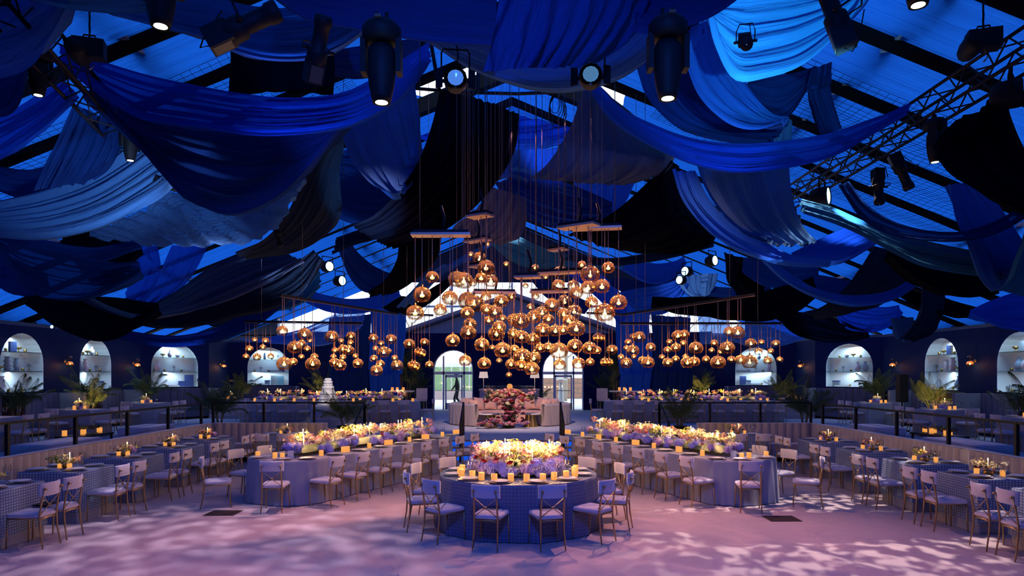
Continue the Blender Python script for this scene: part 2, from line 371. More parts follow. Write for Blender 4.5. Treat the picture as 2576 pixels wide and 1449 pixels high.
# pediment of vertical boards over the end wall
pd = struct(MB().box((-5.9,33.08,4.13),(5.9,33.25,4.2)).build('wall_gable', 'grey_beam', None, False), 'low gable of blue-grey vertical boards over the end wall', cat='wall')
for k in range(40):
    x0 = -5.4+k*.27; x1 = x0+.262; hz = lambda x: 4.2+1.85*(1-abs(x)/5.4)
    b = MB(); b.v = [(x0,33.1,4.2),(x1,33.1,4.2),(x1,33.1,hz(x1)+.01),(x0,33.1,hz(x0)+.01),(x0,33.16,4.2),(x1,33.16,4.2),(x1,33.16,hz(x1)+.01),(x0,33.16,hz(x0)+.01)]
    b.f = [(0,1,2,3),(7,6,5,4),(0,3,7,4),(1,5,6,2),(3,2,6,7),(0,4,5,1)]; b.build('board', 'siding', pd, False)
MB().poly([(-5.45,33.2,4.15),(5.45,33.2,4.15),(0,33.2,6.06)]).build('backing_sheet', 'siding', pd, False)
for sx in (-1,1):
    MB().tube([(sx*5.7,33.05,4.15),(0,33.05,6.1)], .10, 4).build('rafter', 'grey_beam', pd, False)
    MB().tube([(sx*5.5,33.0,4.0),(0,33.0,5.9)], .05, 4).build('rafter', 'navy_dark', pd, False)
# tent roof: liner panels between dark rafters
EX, EZ, RZ = 14.6, 3.95, 9.9; SL = (RZ-EZ)/EX
def roofz(x): return RZ-SL*abs(x)
ce = struct(MB().tube([(0,-6,RZ+.05),(0,34,RZ+.05)], .08, 6).build('ceiling', 'rafter', None, False), 'pitched tent roof lined with glowing blue gathered fabric', cat='ceiling')
BAY = 1.65; NB = 25
for k in range(NB):
    y0 = -6+BAY*k; y1 = y0+BAY
    for xa, xb in (((-EX,0),(0,EX)) if k != 13 else ((-EX,-2.6),(2.6,EX))):
        rows = []
        for a in range(15):
            x = xa+(xb-xa)*a/14; row = []
            for j in range(41):
                t = j/40; y = y0+.09+(BAY-.18)*t
                z = roofz(x)-.04-.26*math.sin(PI*t)+.03*math.sin(2*PI*(5.5*t)+k+x*.1)-.10*math.sin(PI*abs(x)/EX)
                row.append((x,y,z))
            rows.append(row)
        MB().grid(rows, uv=True).build('liner_panel', 'roof_liner', ce)
    for sx in (-1,1):
        b = MB(); w_ = .14; b.v = [(sx*EX,y0-w_,EZ-.26),(sx*EX,y0+w_,EZ-.26),(0,y0+w_,RZ-.26),(0,y0-w_,RZ-.26),(sx*EX,y0-w_,EZ+.12),(sx*EX,y0+w_,EZ+.12),(0,y0+w_,RZ+.12),(0,y0-w_,RZ+.12)]; b.f = [(0,1,2,3),(7,6,5,4),(0,4,5,1),(1,5,6,2),(2,6,7,3),(3,7,4,0)]; b.build('rafter', 'rafter', ce, False)
for sx in (-1,1):
    b = MB().box((sx*5.9-.09,-6,7.30),(sx*5.9+.09,33,7.52)); struct(b.build('trim_2', 'grey_beam', None, False), 'grey metal purlin running the length of the tent', cat='beam')
    struct(MB().box((sx*10.6-.07,-6,5.30),(sx*10.6+.07,33,5.46)).build('trim_3', 'grey_beam', None, False), 'slim grey purlin low on the tent slope', cat='beam')
# clear gable end of the tent: panes and white mullions
GT = 6.75
gx = [-11.6,-8.8,-6,-3,0,3,6,8.8,11.6]
for k, (a, b) in enumerate(zip(gx, gx[1:])):
    w = struct(MB().box((a-.05,33.9,4.1),(a+.05,34.0,min(GT,roofz(a))-.02)).build('window_%d' % (k+1), 'white_paint', None, False), 'clear vinyl bay of the tent gable, white mullions', cat='window')
    MB().box((a,33.9,4.1),(b,34.0,4.22)).build('rail', 'white_paint', w, False)
    if abs(a+b) < 12: MB().box((a,33.92,5.5),(b,33.98,5.6)).build('rail', 'white_paint', w, False)
    MB().poly([(a,33.95,4.2),(b,33.95,4.2),(b,33.95,min(GT,roofz(b))),(a,33.95,min(GT,roofz(a)))]).build('pane', 'window_film', w, False)
struct(MB().poly([(-14.6,34,-.2),(-6,34,-.2),(-6,34,4.15),(-14.6,34,4.15)]).poly([(6,34,-.2),(14.6,34,-.2),(14.6,34,4.15),(6,34,4.15)]).poly([(-7.75,34,GT),(7.75,34,GT),(0,34,RZ+.2)]).poly([(-14.6,34,4.1),(-11.6,34,4.1),(-11.6,34,5.3)]).poly([(14.6,34,4.1),(11.6,34,4.1),(11.6,34,5.3)]).build('wall_outer', 'navy_dark', None, False), 'dark outer cladding behind the end wall', cat='wall')
# doors in the two arches
for i, (c, w) in enumerate(((-2.84,.96),(2.46,.99))):
    d = thing('door_%d' % (i+1), ['white glazed garden door in the arch with green shutters behind', 'white glazed garden door in the arch with a patio heater behind'][i], 'door', (c,33.1,UP)); d['kind'] = 'structure'
    a = arch_pts(w, 0, 2.91)
    fr = MB()
    for (x1,z1),(x2,z2) in zip(a, a[1:]): fr.tube([(x1,0,z1),(x2,0,z2)], .05, 4)
    fr.build('frame', 'white_paint', d, False)
    for x in (-.48 if i == 0 else -.42, .52): MB().box((x-.04,-.03,0),(x+.04,.05,2.62)).build('mullion', 'white_paint', d, False)
    MB().box((-w+.03,-.03,1.72),(w-.03,.05,1.86)).build('transom', 'white_paint', d, False)
    MB().box((-.40,-.05,.02),(.44,.02,.34)).build('kick_panel', 'white_paint', d, False)
    MB().box((-.40,-.05,1.58),(.44,.02,1.70)).build('door_rail', 'white_paint', d, False)
    for x in (-.40,.38): MB().box((x,-.05,.02),(x+.07,.02,1.70)).build('stile', 'white_paint', d, False)
    MB().box((-.33,-.07,.92),(.38,-.05,.96)).build('push_bar', 'steel', d, False)
    MB().poly([(x,.01,z) for x,z in arch_pts(w-.04,0.02,2.87)]).build('pane', 'window_film', d, False)
# the garden beyond the doors
struct(MB().box((-12,34.05,.2),(12,60,UP-.02)).build('ground', 'paving', None, False), 'grey garden paving outside the arched doors', cat='ground')
gs = thing('garden_shed', 'green shuttered garden building seen through the arched door', 'building', (-4.3,47,UP))
MB().box((-2.6,0,0),(2.4,.2,2.5)).build('wall', 'garden_white', gs, False)
for k in range(7): MB().box((-2.3+k*.62,-.05,.6),(-1.78+k*.62,0,2.2)).build('shutter', 'hedge', gs, False)
MB().box((-2.6,-.4,0),(2.4,-.05,.55)).build('planter', 'bar_pink', gs, False)
bw = struct(MB().box((1.6,48.0,.4),(8.4,48.2,1.9)).build('wall_garden', 'stone', None, False), 'low garden wall of reddish blocks beyond the door', cat='wall')
for r in range(4):
    for k in range(10):
        x = 1.7+k*.66+(r % 2)*.3; MB().box((x,47.94,.5+r*.35),(x+.6,48.0,.80+r*.35)).build('brick', 'brick_red', bw, False)
ph = thing('patio_heater', 'slim white patio heater outside the arched door', 'heater', (2.55,35.6,UP))
MB().lathe([(.16,0),(.17,.06),(.10,1.25),(.10,1.3)],10,capb=True,capt=True).build('body', 'white_paint', ph)
MB().lathe([(.30,1.42),(.28,1.46),(.04,1.52)],12,capt=True).build('hood', 'steel', ph); MB().lathe([(.03,1.3),(.03,1.45)],6).build('neck', 'steel', ph)
mat('bark', (.42,.36,.30), .9)
def bare_tree(x, y, h, label):
    t = thing('bare_tree', label, 'tree', (x,y,UP-.02)); MB().tube([(0,0,0),(.1,0,h*.3),(0,.1,h*.55)], [.16,.11,.06], 7).build('trunk', 'bark', t); m = MB()
    def br(p, d, L, r, k):
        q = p+d*L; m.tube([p, (p+q)/2+Vector((random.uniform(-1,1),0,random.uniform(-1,1)))*L*.06, q], [r, r*.8, r*.55], 4, False)
        if k:
            for _ in range(3): br(p+d*L*random.uniform(.55,1), (d+Vector((random.uniform(-.9,.9),random.uniform(-.5,.5),random.uniform(-.3,.7)))).normalized(), L*random.uniform(.55,.8), r*.55, k-1)
    for k in range(6): br(Vector((0,.05,h*(.28+.05*k))), Vector((math.cos(k*1.1),.4*math.sin(k*1.1),.75)).normalized(), h*.24, .05, 3)
    m.build('branches', 'bark', t)
for x, y, h, lab in ((-6.2,42,9,'bare pale tree outside the gable, opposite the bar end'),(-2.2,46,10,'tall bare tree behind the low board gable'),(3.4,44,9.5,'bare tree outside over the brick garden wall'),(7.2,43,9,'bare tree outside beyond the pillar curtain'),(10.5,41,8,'bare tree outside the clear tent corner')): bare_tree(x,y,h,lab)
# floor grilles
for (px,py), sgn in (((562,1291),-1),((1966,1305),1)):
    p = on(px,py); v = thing('floor_vent', 'rusty brown slotted vent set in the mauve carpet', 'vent', (p.x,p.y,0), 0, 'floor vents')
    MB().box((-.24,-.2,0),(.24,.2,.008)).build('plate', 'vent', v, False)
    for k in range(9): MB().box((-.22,-.17+k*.04,.008),(.22,-.15+k*.04,.014)).build('slat', 'vent', v, False)
# railing of posts and cables round the sunken floor
def railing(P, Q, n, label, group=None, h=1.0, z0=UP):
    P = Vector((*P,z0)) if len(P) == 2 else Vector(P); Q = Vector((*Q,z0)) if len(Q) == 2 else Vector(Q)
    r = thing('cable_railing', label, 'railing', (P.x,P.y,0), 0, group); d = Q-P
    up = Vector((0,0,h)); o = Vector((P.x,P.y,0))
    MB().tube([P-o+up, Q-o+up], .028, 4).build('handrail', 'black_metal', r, False)
    for k in range(n):
        p = P+d*(k/(n-1))-o; MB().box((p.x-.028,p.y-.028,p.z),(p.x+.028,p.y+.028,p.z+h)).build('post', 'black_metal', r, False)
    for c in range(6):
        hh = Vector((0,0,h*(.12+.13*c))); MB().tube([P-o+hh, Q-o+hh], .004, 3).build('cable', 'cable', r, False)
    return r
for sx in (-1,1):
    railing((sx*8.06,7.5),(sx*8.06,17.7),7,'black cable railing along the raised booth level behind the long banquette','side railings')
    railing((sx*8.0,18.28),(sx*3.95,18.28),4,'black cable railing between a potted palm and the steps','cross railings')
    railing((sx*3.95,18.28,UP),(sx*3.95,17.2,.0),2,'short sloping handrail at the outer end of the steps','step end handrails')
    railing((sx*1.3,18.28,UP),(sx*1.3,17.2,.0),3,'short sloping black handrail in the middle of the blue-lit steps','step centre handrails')
# ---------------------------------------------------------------- ceiling drapery
def crv(pts, n):
    P = [Vector((*p,0)) for p in pts]; P = [P[0]*2-P[1]]+P+[P[-1]*2-P[-2]]; out = []
    for k in range(1, len(P)-2):
        a, b, c, d = P[k-1:k+3]
        for j in range(12):
            t = j/12; out.append(.5*((2*b)+(c-a)*t+(2*a-5*b+4*c-d)*t*t+(-a+3*b-3*c+d)*t**3))
    out.append(P[-2]); L = [0]
    for a, b in zip(out, out[1:]): L.append(L[-1]+(b-a).length)
    res = []; k = 0
    for j in range(n):
        s = L[-1]*j/(n-1)
        while k < len(L)-2 and L[k+1] < s: k += 1
        t = (s-L[k])/max(1e-6, L[k+1]-L[k]); res.append(out[k].lerp(out[k+1], t))
    return res
def drape(label, m, A, B, D, dd=1.0, folds=7, amp=.05, name='swag_drape', cat='drape', ns=40, group='ceiling drapery', cross=0):
    D0, D1 = D if isinstance(D, tuple) else (D, D)
    rows = []; nt = (folds*6 if not cross else 16)+1; ns = ns if not cross else folds*7; ph = random.random()*6
    E = [random.uniform(-1,1) for _ in range(6)]
    a = crv(A, ns); b = crv(B, ns)
    for i in range(ns):
        s = i/(ns-1); Dn = D0+(D1-D0)*s
        p = at(a[i].x, a[i].y, Dn); q = at(b[i].x, b[i].y, Dn+dd); rows.append([p.lerp(q, j/(nt-1)) for j in range(nt)])
    out = []
    for i in range(ns):
        row = []; i0 = max(0,i-1); i1 = min(ns-1,i+1); w = (rows[i][-1]-rows[i][0]).length; s = i/(ns-1)
        am = amp*min(1, w/.8)
        for j in range(nt):
            t = j/(nt-1); j0 = max(0,j-1); j1 = min(nt-1,j+1)
            n = (rows[i1][j]-rows[i0][j]).cross(rows[i][j1]-rows[i][j0])
            n = n.normalized() if n.length > 1e-9 else Vector((0,0,1))
            if n.z > 0: n = -n
            u = t+.05*math.sin(5*t+ph)+.02*E[0]*math.sin(7*s+9*t)
            if cross: u = s*1.0+cross*t
            o = 1.1-1.7*abs(math.sin(PI*folds*u+.45*E[1]*math.sin(4*s+ph)))**.8+.55*math.sin(2*PI*folds*.43*u+ph+1.5*E[2]*s)+.35*math.sin(2*PI*folds*1.9*u+2*s)
            row.append(rows[i][j]+n*am*o+n*(.22*w*.35*math.sin(PI*t)))
        out.append(row)
    o = MB().grid(out, uv=True).build(name, m)
    return tag(o, label, cat, group)
# traced edges: near (lower) edge, far (upper) edge, distance
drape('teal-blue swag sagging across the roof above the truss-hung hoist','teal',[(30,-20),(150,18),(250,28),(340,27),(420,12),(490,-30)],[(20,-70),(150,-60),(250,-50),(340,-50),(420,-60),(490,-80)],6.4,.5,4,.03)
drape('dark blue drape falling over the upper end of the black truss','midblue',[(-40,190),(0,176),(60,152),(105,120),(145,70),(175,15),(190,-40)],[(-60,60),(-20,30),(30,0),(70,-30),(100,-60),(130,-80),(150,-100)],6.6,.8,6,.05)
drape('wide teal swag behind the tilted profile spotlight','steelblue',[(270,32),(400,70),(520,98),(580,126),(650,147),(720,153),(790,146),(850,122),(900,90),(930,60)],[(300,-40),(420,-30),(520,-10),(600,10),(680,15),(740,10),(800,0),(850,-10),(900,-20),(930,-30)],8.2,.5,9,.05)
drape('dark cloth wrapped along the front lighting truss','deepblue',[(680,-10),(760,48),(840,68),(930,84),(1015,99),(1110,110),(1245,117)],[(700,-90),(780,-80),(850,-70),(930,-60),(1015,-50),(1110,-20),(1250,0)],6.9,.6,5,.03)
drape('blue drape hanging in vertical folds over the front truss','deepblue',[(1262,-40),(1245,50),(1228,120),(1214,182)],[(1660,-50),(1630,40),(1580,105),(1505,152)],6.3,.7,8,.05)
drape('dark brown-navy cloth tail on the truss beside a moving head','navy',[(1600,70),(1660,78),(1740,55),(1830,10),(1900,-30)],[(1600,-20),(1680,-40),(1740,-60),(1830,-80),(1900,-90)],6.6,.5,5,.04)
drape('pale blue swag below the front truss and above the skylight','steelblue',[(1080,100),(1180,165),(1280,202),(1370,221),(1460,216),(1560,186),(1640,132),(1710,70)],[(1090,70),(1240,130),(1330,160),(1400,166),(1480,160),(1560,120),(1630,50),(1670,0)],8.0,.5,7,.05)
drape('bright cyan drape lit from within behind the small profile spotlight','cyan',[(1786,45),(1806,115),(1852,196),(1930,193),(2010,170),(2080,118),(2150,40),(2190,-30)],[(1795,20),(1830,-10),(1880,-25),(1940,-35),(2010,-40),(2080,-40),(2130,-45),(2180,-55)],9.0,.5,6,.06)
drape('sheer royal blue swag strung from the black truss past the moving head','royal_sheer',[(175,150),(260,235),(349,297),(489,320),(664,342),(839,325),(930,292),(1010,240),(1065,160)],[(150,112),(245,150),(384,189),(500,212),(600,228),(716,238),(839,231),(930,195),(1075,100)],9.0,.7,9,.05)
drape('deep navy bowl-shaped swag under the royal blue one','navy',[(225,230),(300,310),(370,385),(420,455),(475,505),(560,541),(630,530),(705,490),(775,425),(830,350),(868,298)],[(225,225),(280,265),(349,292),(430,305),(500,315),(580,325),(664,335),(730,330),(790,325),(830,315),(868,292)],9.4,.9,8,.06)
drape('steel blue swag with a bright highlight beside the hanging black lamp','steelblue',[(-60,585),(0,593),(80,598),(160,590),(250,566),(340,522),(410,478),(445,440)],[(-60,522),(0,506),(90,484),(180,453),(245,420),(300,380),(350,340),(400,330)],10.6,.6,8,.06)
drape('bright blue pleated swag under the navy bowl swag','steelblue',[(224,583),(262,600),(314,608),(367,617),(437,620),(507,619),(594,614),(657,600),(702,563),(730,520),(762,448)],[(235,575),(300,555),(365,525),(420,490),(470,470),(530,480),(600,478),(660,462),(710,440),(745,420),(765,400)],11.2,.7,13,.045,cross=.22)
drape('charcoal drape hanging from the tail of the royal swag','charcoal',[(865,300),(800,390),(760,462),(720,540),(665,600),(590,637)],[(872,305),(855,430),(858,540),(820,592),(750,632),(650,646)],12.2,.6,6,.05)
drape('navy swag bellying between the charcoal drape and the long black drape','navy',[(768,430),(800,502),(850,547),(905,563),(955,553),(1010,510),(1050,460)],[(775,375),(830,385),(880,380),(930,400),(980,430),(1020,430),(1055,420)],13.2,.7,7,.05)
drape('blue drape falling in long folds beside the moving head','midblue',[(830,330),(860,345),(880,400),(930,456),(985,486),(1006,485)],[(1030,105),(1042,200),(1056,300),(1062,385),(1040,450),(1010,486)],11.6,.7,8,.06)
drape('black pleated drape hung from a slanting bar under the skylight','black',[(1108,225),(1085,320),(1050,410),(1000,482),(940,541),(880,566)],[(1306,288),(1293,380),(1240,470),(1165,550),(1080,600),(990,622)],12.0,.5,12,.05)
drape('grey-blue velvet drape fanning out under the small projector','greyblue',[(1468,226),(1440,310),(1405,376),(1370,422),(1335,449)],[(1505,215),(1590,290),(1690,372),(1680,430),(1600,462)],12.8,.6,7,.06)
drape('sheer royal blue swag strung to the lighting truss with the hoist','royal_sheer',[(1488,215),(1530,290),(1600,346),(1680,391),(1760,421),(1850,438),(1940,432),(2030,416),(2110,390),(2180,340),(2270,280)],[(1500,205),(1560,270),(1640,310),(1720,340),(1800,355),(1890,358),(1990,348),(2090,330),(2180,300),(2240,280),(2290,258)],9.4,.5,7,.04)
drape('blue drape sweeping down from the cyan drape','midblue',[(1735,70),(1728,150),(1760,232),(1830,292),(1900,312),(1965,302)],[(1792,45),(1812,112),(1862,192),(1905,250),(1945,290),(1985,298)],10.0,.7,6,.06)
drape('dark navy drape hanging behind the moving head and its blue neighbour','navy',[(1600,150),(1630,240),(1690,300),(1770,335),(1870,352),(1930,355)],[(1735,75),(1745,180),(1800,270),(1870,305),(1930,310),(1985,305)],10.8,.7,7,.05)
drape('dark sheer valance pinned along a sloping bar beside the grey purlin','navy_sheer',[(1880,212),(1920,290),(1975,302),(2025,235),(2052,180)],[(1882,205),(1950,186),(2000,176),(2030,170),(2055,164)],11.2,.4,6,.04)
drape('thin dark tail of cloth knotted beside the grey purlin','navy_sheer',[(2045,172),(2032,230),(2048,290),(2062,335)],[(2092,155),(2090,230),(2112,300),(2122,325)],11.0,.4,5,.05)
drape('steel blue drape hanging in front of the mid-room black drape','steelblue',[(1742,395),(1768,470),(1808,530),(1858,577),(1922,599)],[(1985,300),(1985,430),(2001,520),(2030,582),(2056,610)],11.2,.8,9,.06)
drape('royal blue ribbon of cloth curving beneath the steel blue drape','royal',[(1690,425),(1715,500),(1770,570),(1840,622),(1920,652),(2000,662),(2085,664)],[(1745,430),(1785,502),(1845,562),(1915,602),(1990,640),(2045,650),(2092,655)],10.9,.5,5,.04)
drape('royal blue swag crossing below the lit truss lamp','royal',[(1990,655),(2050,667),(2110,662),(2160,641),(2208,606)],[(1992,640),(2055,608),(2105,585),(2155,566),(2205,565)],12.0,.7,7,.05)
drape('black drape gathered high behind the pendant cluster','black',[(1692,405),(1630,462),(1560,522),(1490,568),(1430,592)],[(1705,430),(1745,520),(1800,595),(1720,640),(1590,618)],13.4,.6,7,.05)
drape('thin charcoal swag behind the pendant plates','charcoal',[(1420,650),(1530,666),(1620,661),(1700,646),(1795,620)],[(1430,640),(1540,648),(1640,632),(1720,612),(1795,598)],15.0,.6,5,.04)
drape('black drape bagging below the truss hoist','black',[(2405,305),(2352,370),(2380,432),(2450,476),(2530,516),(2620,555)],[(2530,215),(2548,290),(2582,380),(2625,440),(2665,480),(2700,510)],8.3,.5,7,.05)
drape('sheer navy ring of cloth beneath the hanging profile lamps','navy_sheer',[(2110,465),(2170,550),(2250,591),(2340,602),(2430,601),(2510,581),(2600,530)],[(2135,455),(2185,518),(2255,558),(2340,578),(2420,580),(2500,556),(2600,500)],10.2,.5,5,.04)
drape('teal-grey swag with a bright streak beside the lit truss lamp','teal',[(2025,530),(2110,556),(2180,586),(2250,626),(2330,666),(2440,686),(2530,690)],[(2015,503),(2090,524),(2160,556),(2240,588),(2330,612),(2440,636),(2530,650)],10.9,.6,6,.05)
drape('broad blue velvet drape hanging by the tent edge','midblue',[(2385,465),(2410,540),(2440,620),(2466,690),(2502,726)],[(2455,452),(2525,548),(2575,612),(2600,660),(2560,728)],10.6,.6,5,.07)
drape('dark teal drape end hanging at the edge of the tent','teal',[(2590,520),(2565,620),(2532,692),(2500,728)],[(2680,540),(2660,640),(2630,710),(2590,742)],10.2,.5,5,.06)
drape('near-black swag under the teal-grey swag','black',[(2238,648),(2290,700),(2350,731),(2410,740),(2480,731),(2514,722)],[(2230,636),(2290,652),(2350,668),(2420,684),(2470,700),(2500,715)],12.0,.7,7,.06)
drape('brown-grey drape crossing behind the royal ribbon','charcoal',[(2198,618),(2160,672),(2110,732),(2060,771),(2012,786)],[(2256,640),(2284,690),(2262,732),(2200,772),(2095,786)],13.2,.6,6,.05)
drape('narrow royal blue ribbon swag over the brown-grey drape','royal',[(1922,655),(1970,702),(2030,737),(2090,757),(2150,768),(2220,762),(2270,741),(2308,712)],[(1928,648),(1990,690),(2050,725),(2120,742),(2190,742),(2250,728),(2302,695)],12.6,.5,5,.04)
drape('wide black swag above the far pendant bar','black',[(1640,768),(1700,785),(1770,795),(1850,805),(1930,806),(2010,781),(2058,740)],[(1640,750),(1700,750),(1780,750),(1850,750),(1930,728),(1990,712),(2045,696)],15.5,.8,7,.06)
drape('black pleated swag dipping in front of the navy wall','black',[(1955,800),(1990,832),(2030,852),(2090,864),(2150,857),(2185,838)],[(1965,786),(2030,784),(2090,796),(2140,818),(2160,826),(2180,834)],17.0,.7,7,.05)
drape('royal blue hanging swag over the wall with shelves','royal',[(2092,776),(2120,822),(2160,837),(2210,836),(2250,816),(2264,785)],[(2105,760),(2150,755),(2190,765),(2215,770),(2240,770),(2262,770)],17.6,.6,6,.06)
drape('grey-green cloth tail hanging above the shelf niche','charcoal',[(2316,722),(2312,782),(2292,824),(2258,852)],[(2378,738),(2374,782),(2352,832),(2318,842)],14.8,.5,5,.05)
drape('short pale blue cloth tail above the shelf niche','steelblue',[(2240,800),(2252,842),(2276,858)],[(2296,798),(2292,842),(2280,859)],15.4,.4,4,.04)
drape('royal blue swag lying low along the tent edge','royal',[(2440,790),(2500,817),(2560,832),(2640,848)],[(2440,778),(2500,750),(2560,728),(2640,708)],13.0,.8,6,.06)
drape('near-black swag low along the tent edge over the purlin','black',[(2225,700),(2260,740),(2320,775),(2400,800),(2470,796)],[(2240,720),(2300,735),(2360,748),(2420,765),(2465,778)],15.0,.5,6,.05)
# the other half of the tent
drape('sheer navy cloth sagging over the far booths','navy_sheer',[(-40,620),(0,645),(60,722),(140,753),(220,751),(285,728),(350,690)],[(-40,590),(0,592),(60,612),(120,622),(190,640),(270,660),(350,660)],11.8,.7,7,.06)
drape('dark striped thin swag in front of a dark gap','navy',[(-30,590),(80,632),(160,651),(240,656),(300,641),(352,620)],[(-30,580),(80,598),(170,618),(240,624),(300,614),(355,606)],12.6,.5,6,.04)
drape('black sheet standing in for the dark gap behind the striped thin swag','black',[(148,612),(190,662),(230,711),(270,721),(312,690),(348,636)],[(158,596),(210,585),(250,580),(290,588),(330,600),(352,606)],13.6,.6,5,.05)  # black sheet added where only darkness shows through between the swags
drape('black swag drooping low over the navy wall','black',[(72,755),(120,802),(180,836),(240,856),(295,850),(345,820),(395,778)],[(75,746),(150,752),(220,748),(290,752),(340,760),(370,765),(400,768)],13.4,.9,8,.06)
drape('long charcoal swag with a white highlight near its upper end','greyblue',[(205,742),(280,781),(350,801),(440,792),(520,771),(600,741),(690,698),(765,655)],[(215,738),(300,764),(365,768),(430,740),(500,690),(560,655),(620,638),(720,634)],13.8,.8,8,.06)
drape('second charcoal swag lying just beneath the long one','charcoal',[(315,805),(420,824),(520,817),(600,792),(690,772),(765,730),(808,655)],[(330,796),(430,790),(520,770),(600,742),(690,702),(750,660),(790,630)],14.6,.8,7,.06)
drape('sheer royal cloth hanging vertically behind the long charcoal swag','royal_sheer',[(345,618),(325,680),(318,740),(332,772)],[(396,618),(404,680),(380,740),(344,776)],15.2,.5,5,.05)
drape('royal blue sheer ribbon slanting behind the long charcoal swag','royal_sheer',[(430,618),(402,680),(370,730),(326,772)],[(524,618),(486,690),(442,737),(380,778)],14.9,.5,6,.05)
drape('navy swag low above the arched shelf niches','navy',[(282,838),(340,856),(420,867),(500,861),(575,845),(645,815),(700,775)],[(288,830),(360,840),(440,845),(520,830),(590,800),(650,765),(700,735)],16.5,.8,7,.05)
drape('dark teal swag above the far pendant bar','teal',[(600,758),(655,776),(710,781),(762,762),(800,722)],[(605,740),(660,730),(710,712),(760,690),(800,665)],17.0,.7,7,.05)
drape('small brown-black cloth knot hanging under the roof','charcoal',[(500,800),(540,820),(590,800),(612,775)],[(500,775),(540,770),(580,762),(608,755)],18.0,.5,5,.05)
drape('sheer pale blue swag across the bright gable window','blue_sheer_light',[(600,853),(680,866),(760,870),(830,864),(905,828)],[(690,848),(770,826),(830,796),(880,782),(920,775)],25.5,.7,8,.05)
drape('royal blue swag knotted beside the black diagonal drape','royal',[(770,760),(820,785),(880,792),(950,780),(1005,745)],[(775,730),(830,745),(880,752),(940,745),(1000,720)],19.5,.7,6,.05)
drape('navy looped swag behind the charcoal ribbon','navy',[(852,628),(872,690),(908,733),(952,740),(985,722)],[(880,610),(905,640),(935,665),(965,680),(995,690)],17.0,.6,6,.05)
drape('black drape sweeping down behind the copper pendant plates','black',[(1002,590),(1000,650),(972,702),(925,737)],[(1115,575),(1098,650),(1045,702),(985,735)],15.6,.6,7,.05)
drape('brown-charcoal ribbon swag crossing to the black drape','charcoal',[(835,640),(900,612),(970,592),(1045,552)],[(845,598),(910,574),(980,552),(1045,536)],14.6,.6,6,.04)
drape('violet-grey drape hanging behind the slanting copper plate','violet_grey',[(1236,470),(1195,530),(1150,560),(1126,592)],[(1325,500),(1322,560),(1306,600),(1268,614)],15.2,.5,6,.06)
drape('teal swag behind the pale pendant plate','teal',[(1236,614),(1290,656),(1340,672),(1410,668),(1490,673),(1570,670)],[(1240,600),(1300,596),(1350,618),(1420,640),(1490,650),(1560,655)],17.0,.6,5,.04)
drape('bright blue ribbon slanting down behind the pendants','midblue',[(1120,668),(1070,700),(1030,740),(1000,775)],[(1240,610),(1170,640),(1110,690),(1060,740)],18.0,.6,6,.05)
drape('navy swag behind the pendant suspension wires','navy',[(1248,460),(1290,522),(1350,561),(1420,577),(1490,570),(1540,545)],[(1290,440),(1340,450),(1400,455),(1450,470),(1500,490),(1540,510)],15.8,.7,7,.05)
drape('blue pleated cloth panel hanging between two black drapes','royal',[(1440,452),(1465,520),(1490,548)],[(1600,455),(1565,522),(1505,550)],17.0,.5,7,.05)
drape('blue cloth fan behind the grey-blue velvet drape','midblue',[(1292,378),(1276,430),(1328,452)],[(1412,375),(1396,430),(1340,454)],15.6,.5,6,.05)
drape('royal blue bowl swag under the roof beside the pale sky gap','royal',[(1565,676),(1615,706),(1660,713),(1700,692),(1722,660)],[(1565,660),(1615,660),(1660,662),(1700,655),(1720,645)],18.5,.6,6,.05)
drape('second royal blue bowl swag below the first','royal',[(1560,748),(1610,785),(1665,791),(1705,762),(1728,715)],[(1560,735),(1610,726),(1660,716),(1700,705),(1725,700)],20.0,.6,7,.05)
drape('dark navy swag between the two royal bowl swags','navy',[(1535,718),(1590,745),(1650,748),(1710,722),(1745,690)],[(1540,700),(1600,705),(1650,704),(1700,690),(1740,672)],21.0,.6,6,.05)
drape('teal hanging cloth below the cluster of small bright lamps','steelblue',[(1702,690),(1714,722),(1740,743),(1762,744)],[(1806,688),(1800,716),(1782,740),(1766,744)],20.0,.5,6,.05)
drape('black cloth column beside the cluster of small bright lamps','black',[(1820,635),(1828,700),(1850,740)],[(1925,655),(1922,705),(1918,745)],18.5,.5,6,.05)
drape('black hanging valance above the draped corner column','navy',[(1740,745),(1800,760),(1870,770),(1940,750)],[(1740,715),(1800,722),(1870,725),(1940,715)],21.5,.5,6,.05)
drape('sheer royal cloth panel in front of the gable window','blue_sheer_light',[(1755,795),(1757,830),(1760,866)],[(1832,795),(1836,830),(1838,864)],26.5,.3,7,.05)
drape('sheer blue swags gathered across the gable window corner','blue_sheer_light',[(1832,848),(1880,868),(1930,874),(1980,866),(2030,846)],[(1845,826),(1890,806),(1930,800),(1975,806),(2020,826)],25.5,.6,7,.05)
drape('black velvet panel hanging behind the profile spotlights','black',[(580,130),(578,185),(574,240)],[(842,130),(842,185),(838,240)],10.0,.2,6,.03)
drape('dark cloth sheet filling the roof behind the black velvet panel','navy',[(835,130),(900,118),(990,105),(1060,95)],[(835,190),(900,200),(990,180),(1050,150)],10.6,.4,5,.04)
drape('sheer blue cloth hanging under the black truss lamps','navy_sheer',[(185,260),(150,340),(110,420),(85,480)],[(305,320),(300,380),(270,430),(235,450)],10.2,.4,7,.05)
drape('royal cloth hanging outside the black truss','royal_sheer',[(-60,330),(0,300),(60,270),(120,230),(160,200)],[(-60,420),(0,400),(60,360),(130,300),(190,240)],9.6,-.6,6,.05)
drape('dark teal drape tucked behind the black truss end','navy',[(-60,260),(0,290),(40,260),(60,180)],[(-60,180),(0,170),(30,160),(50,150)],8.0,.4,4,.05)
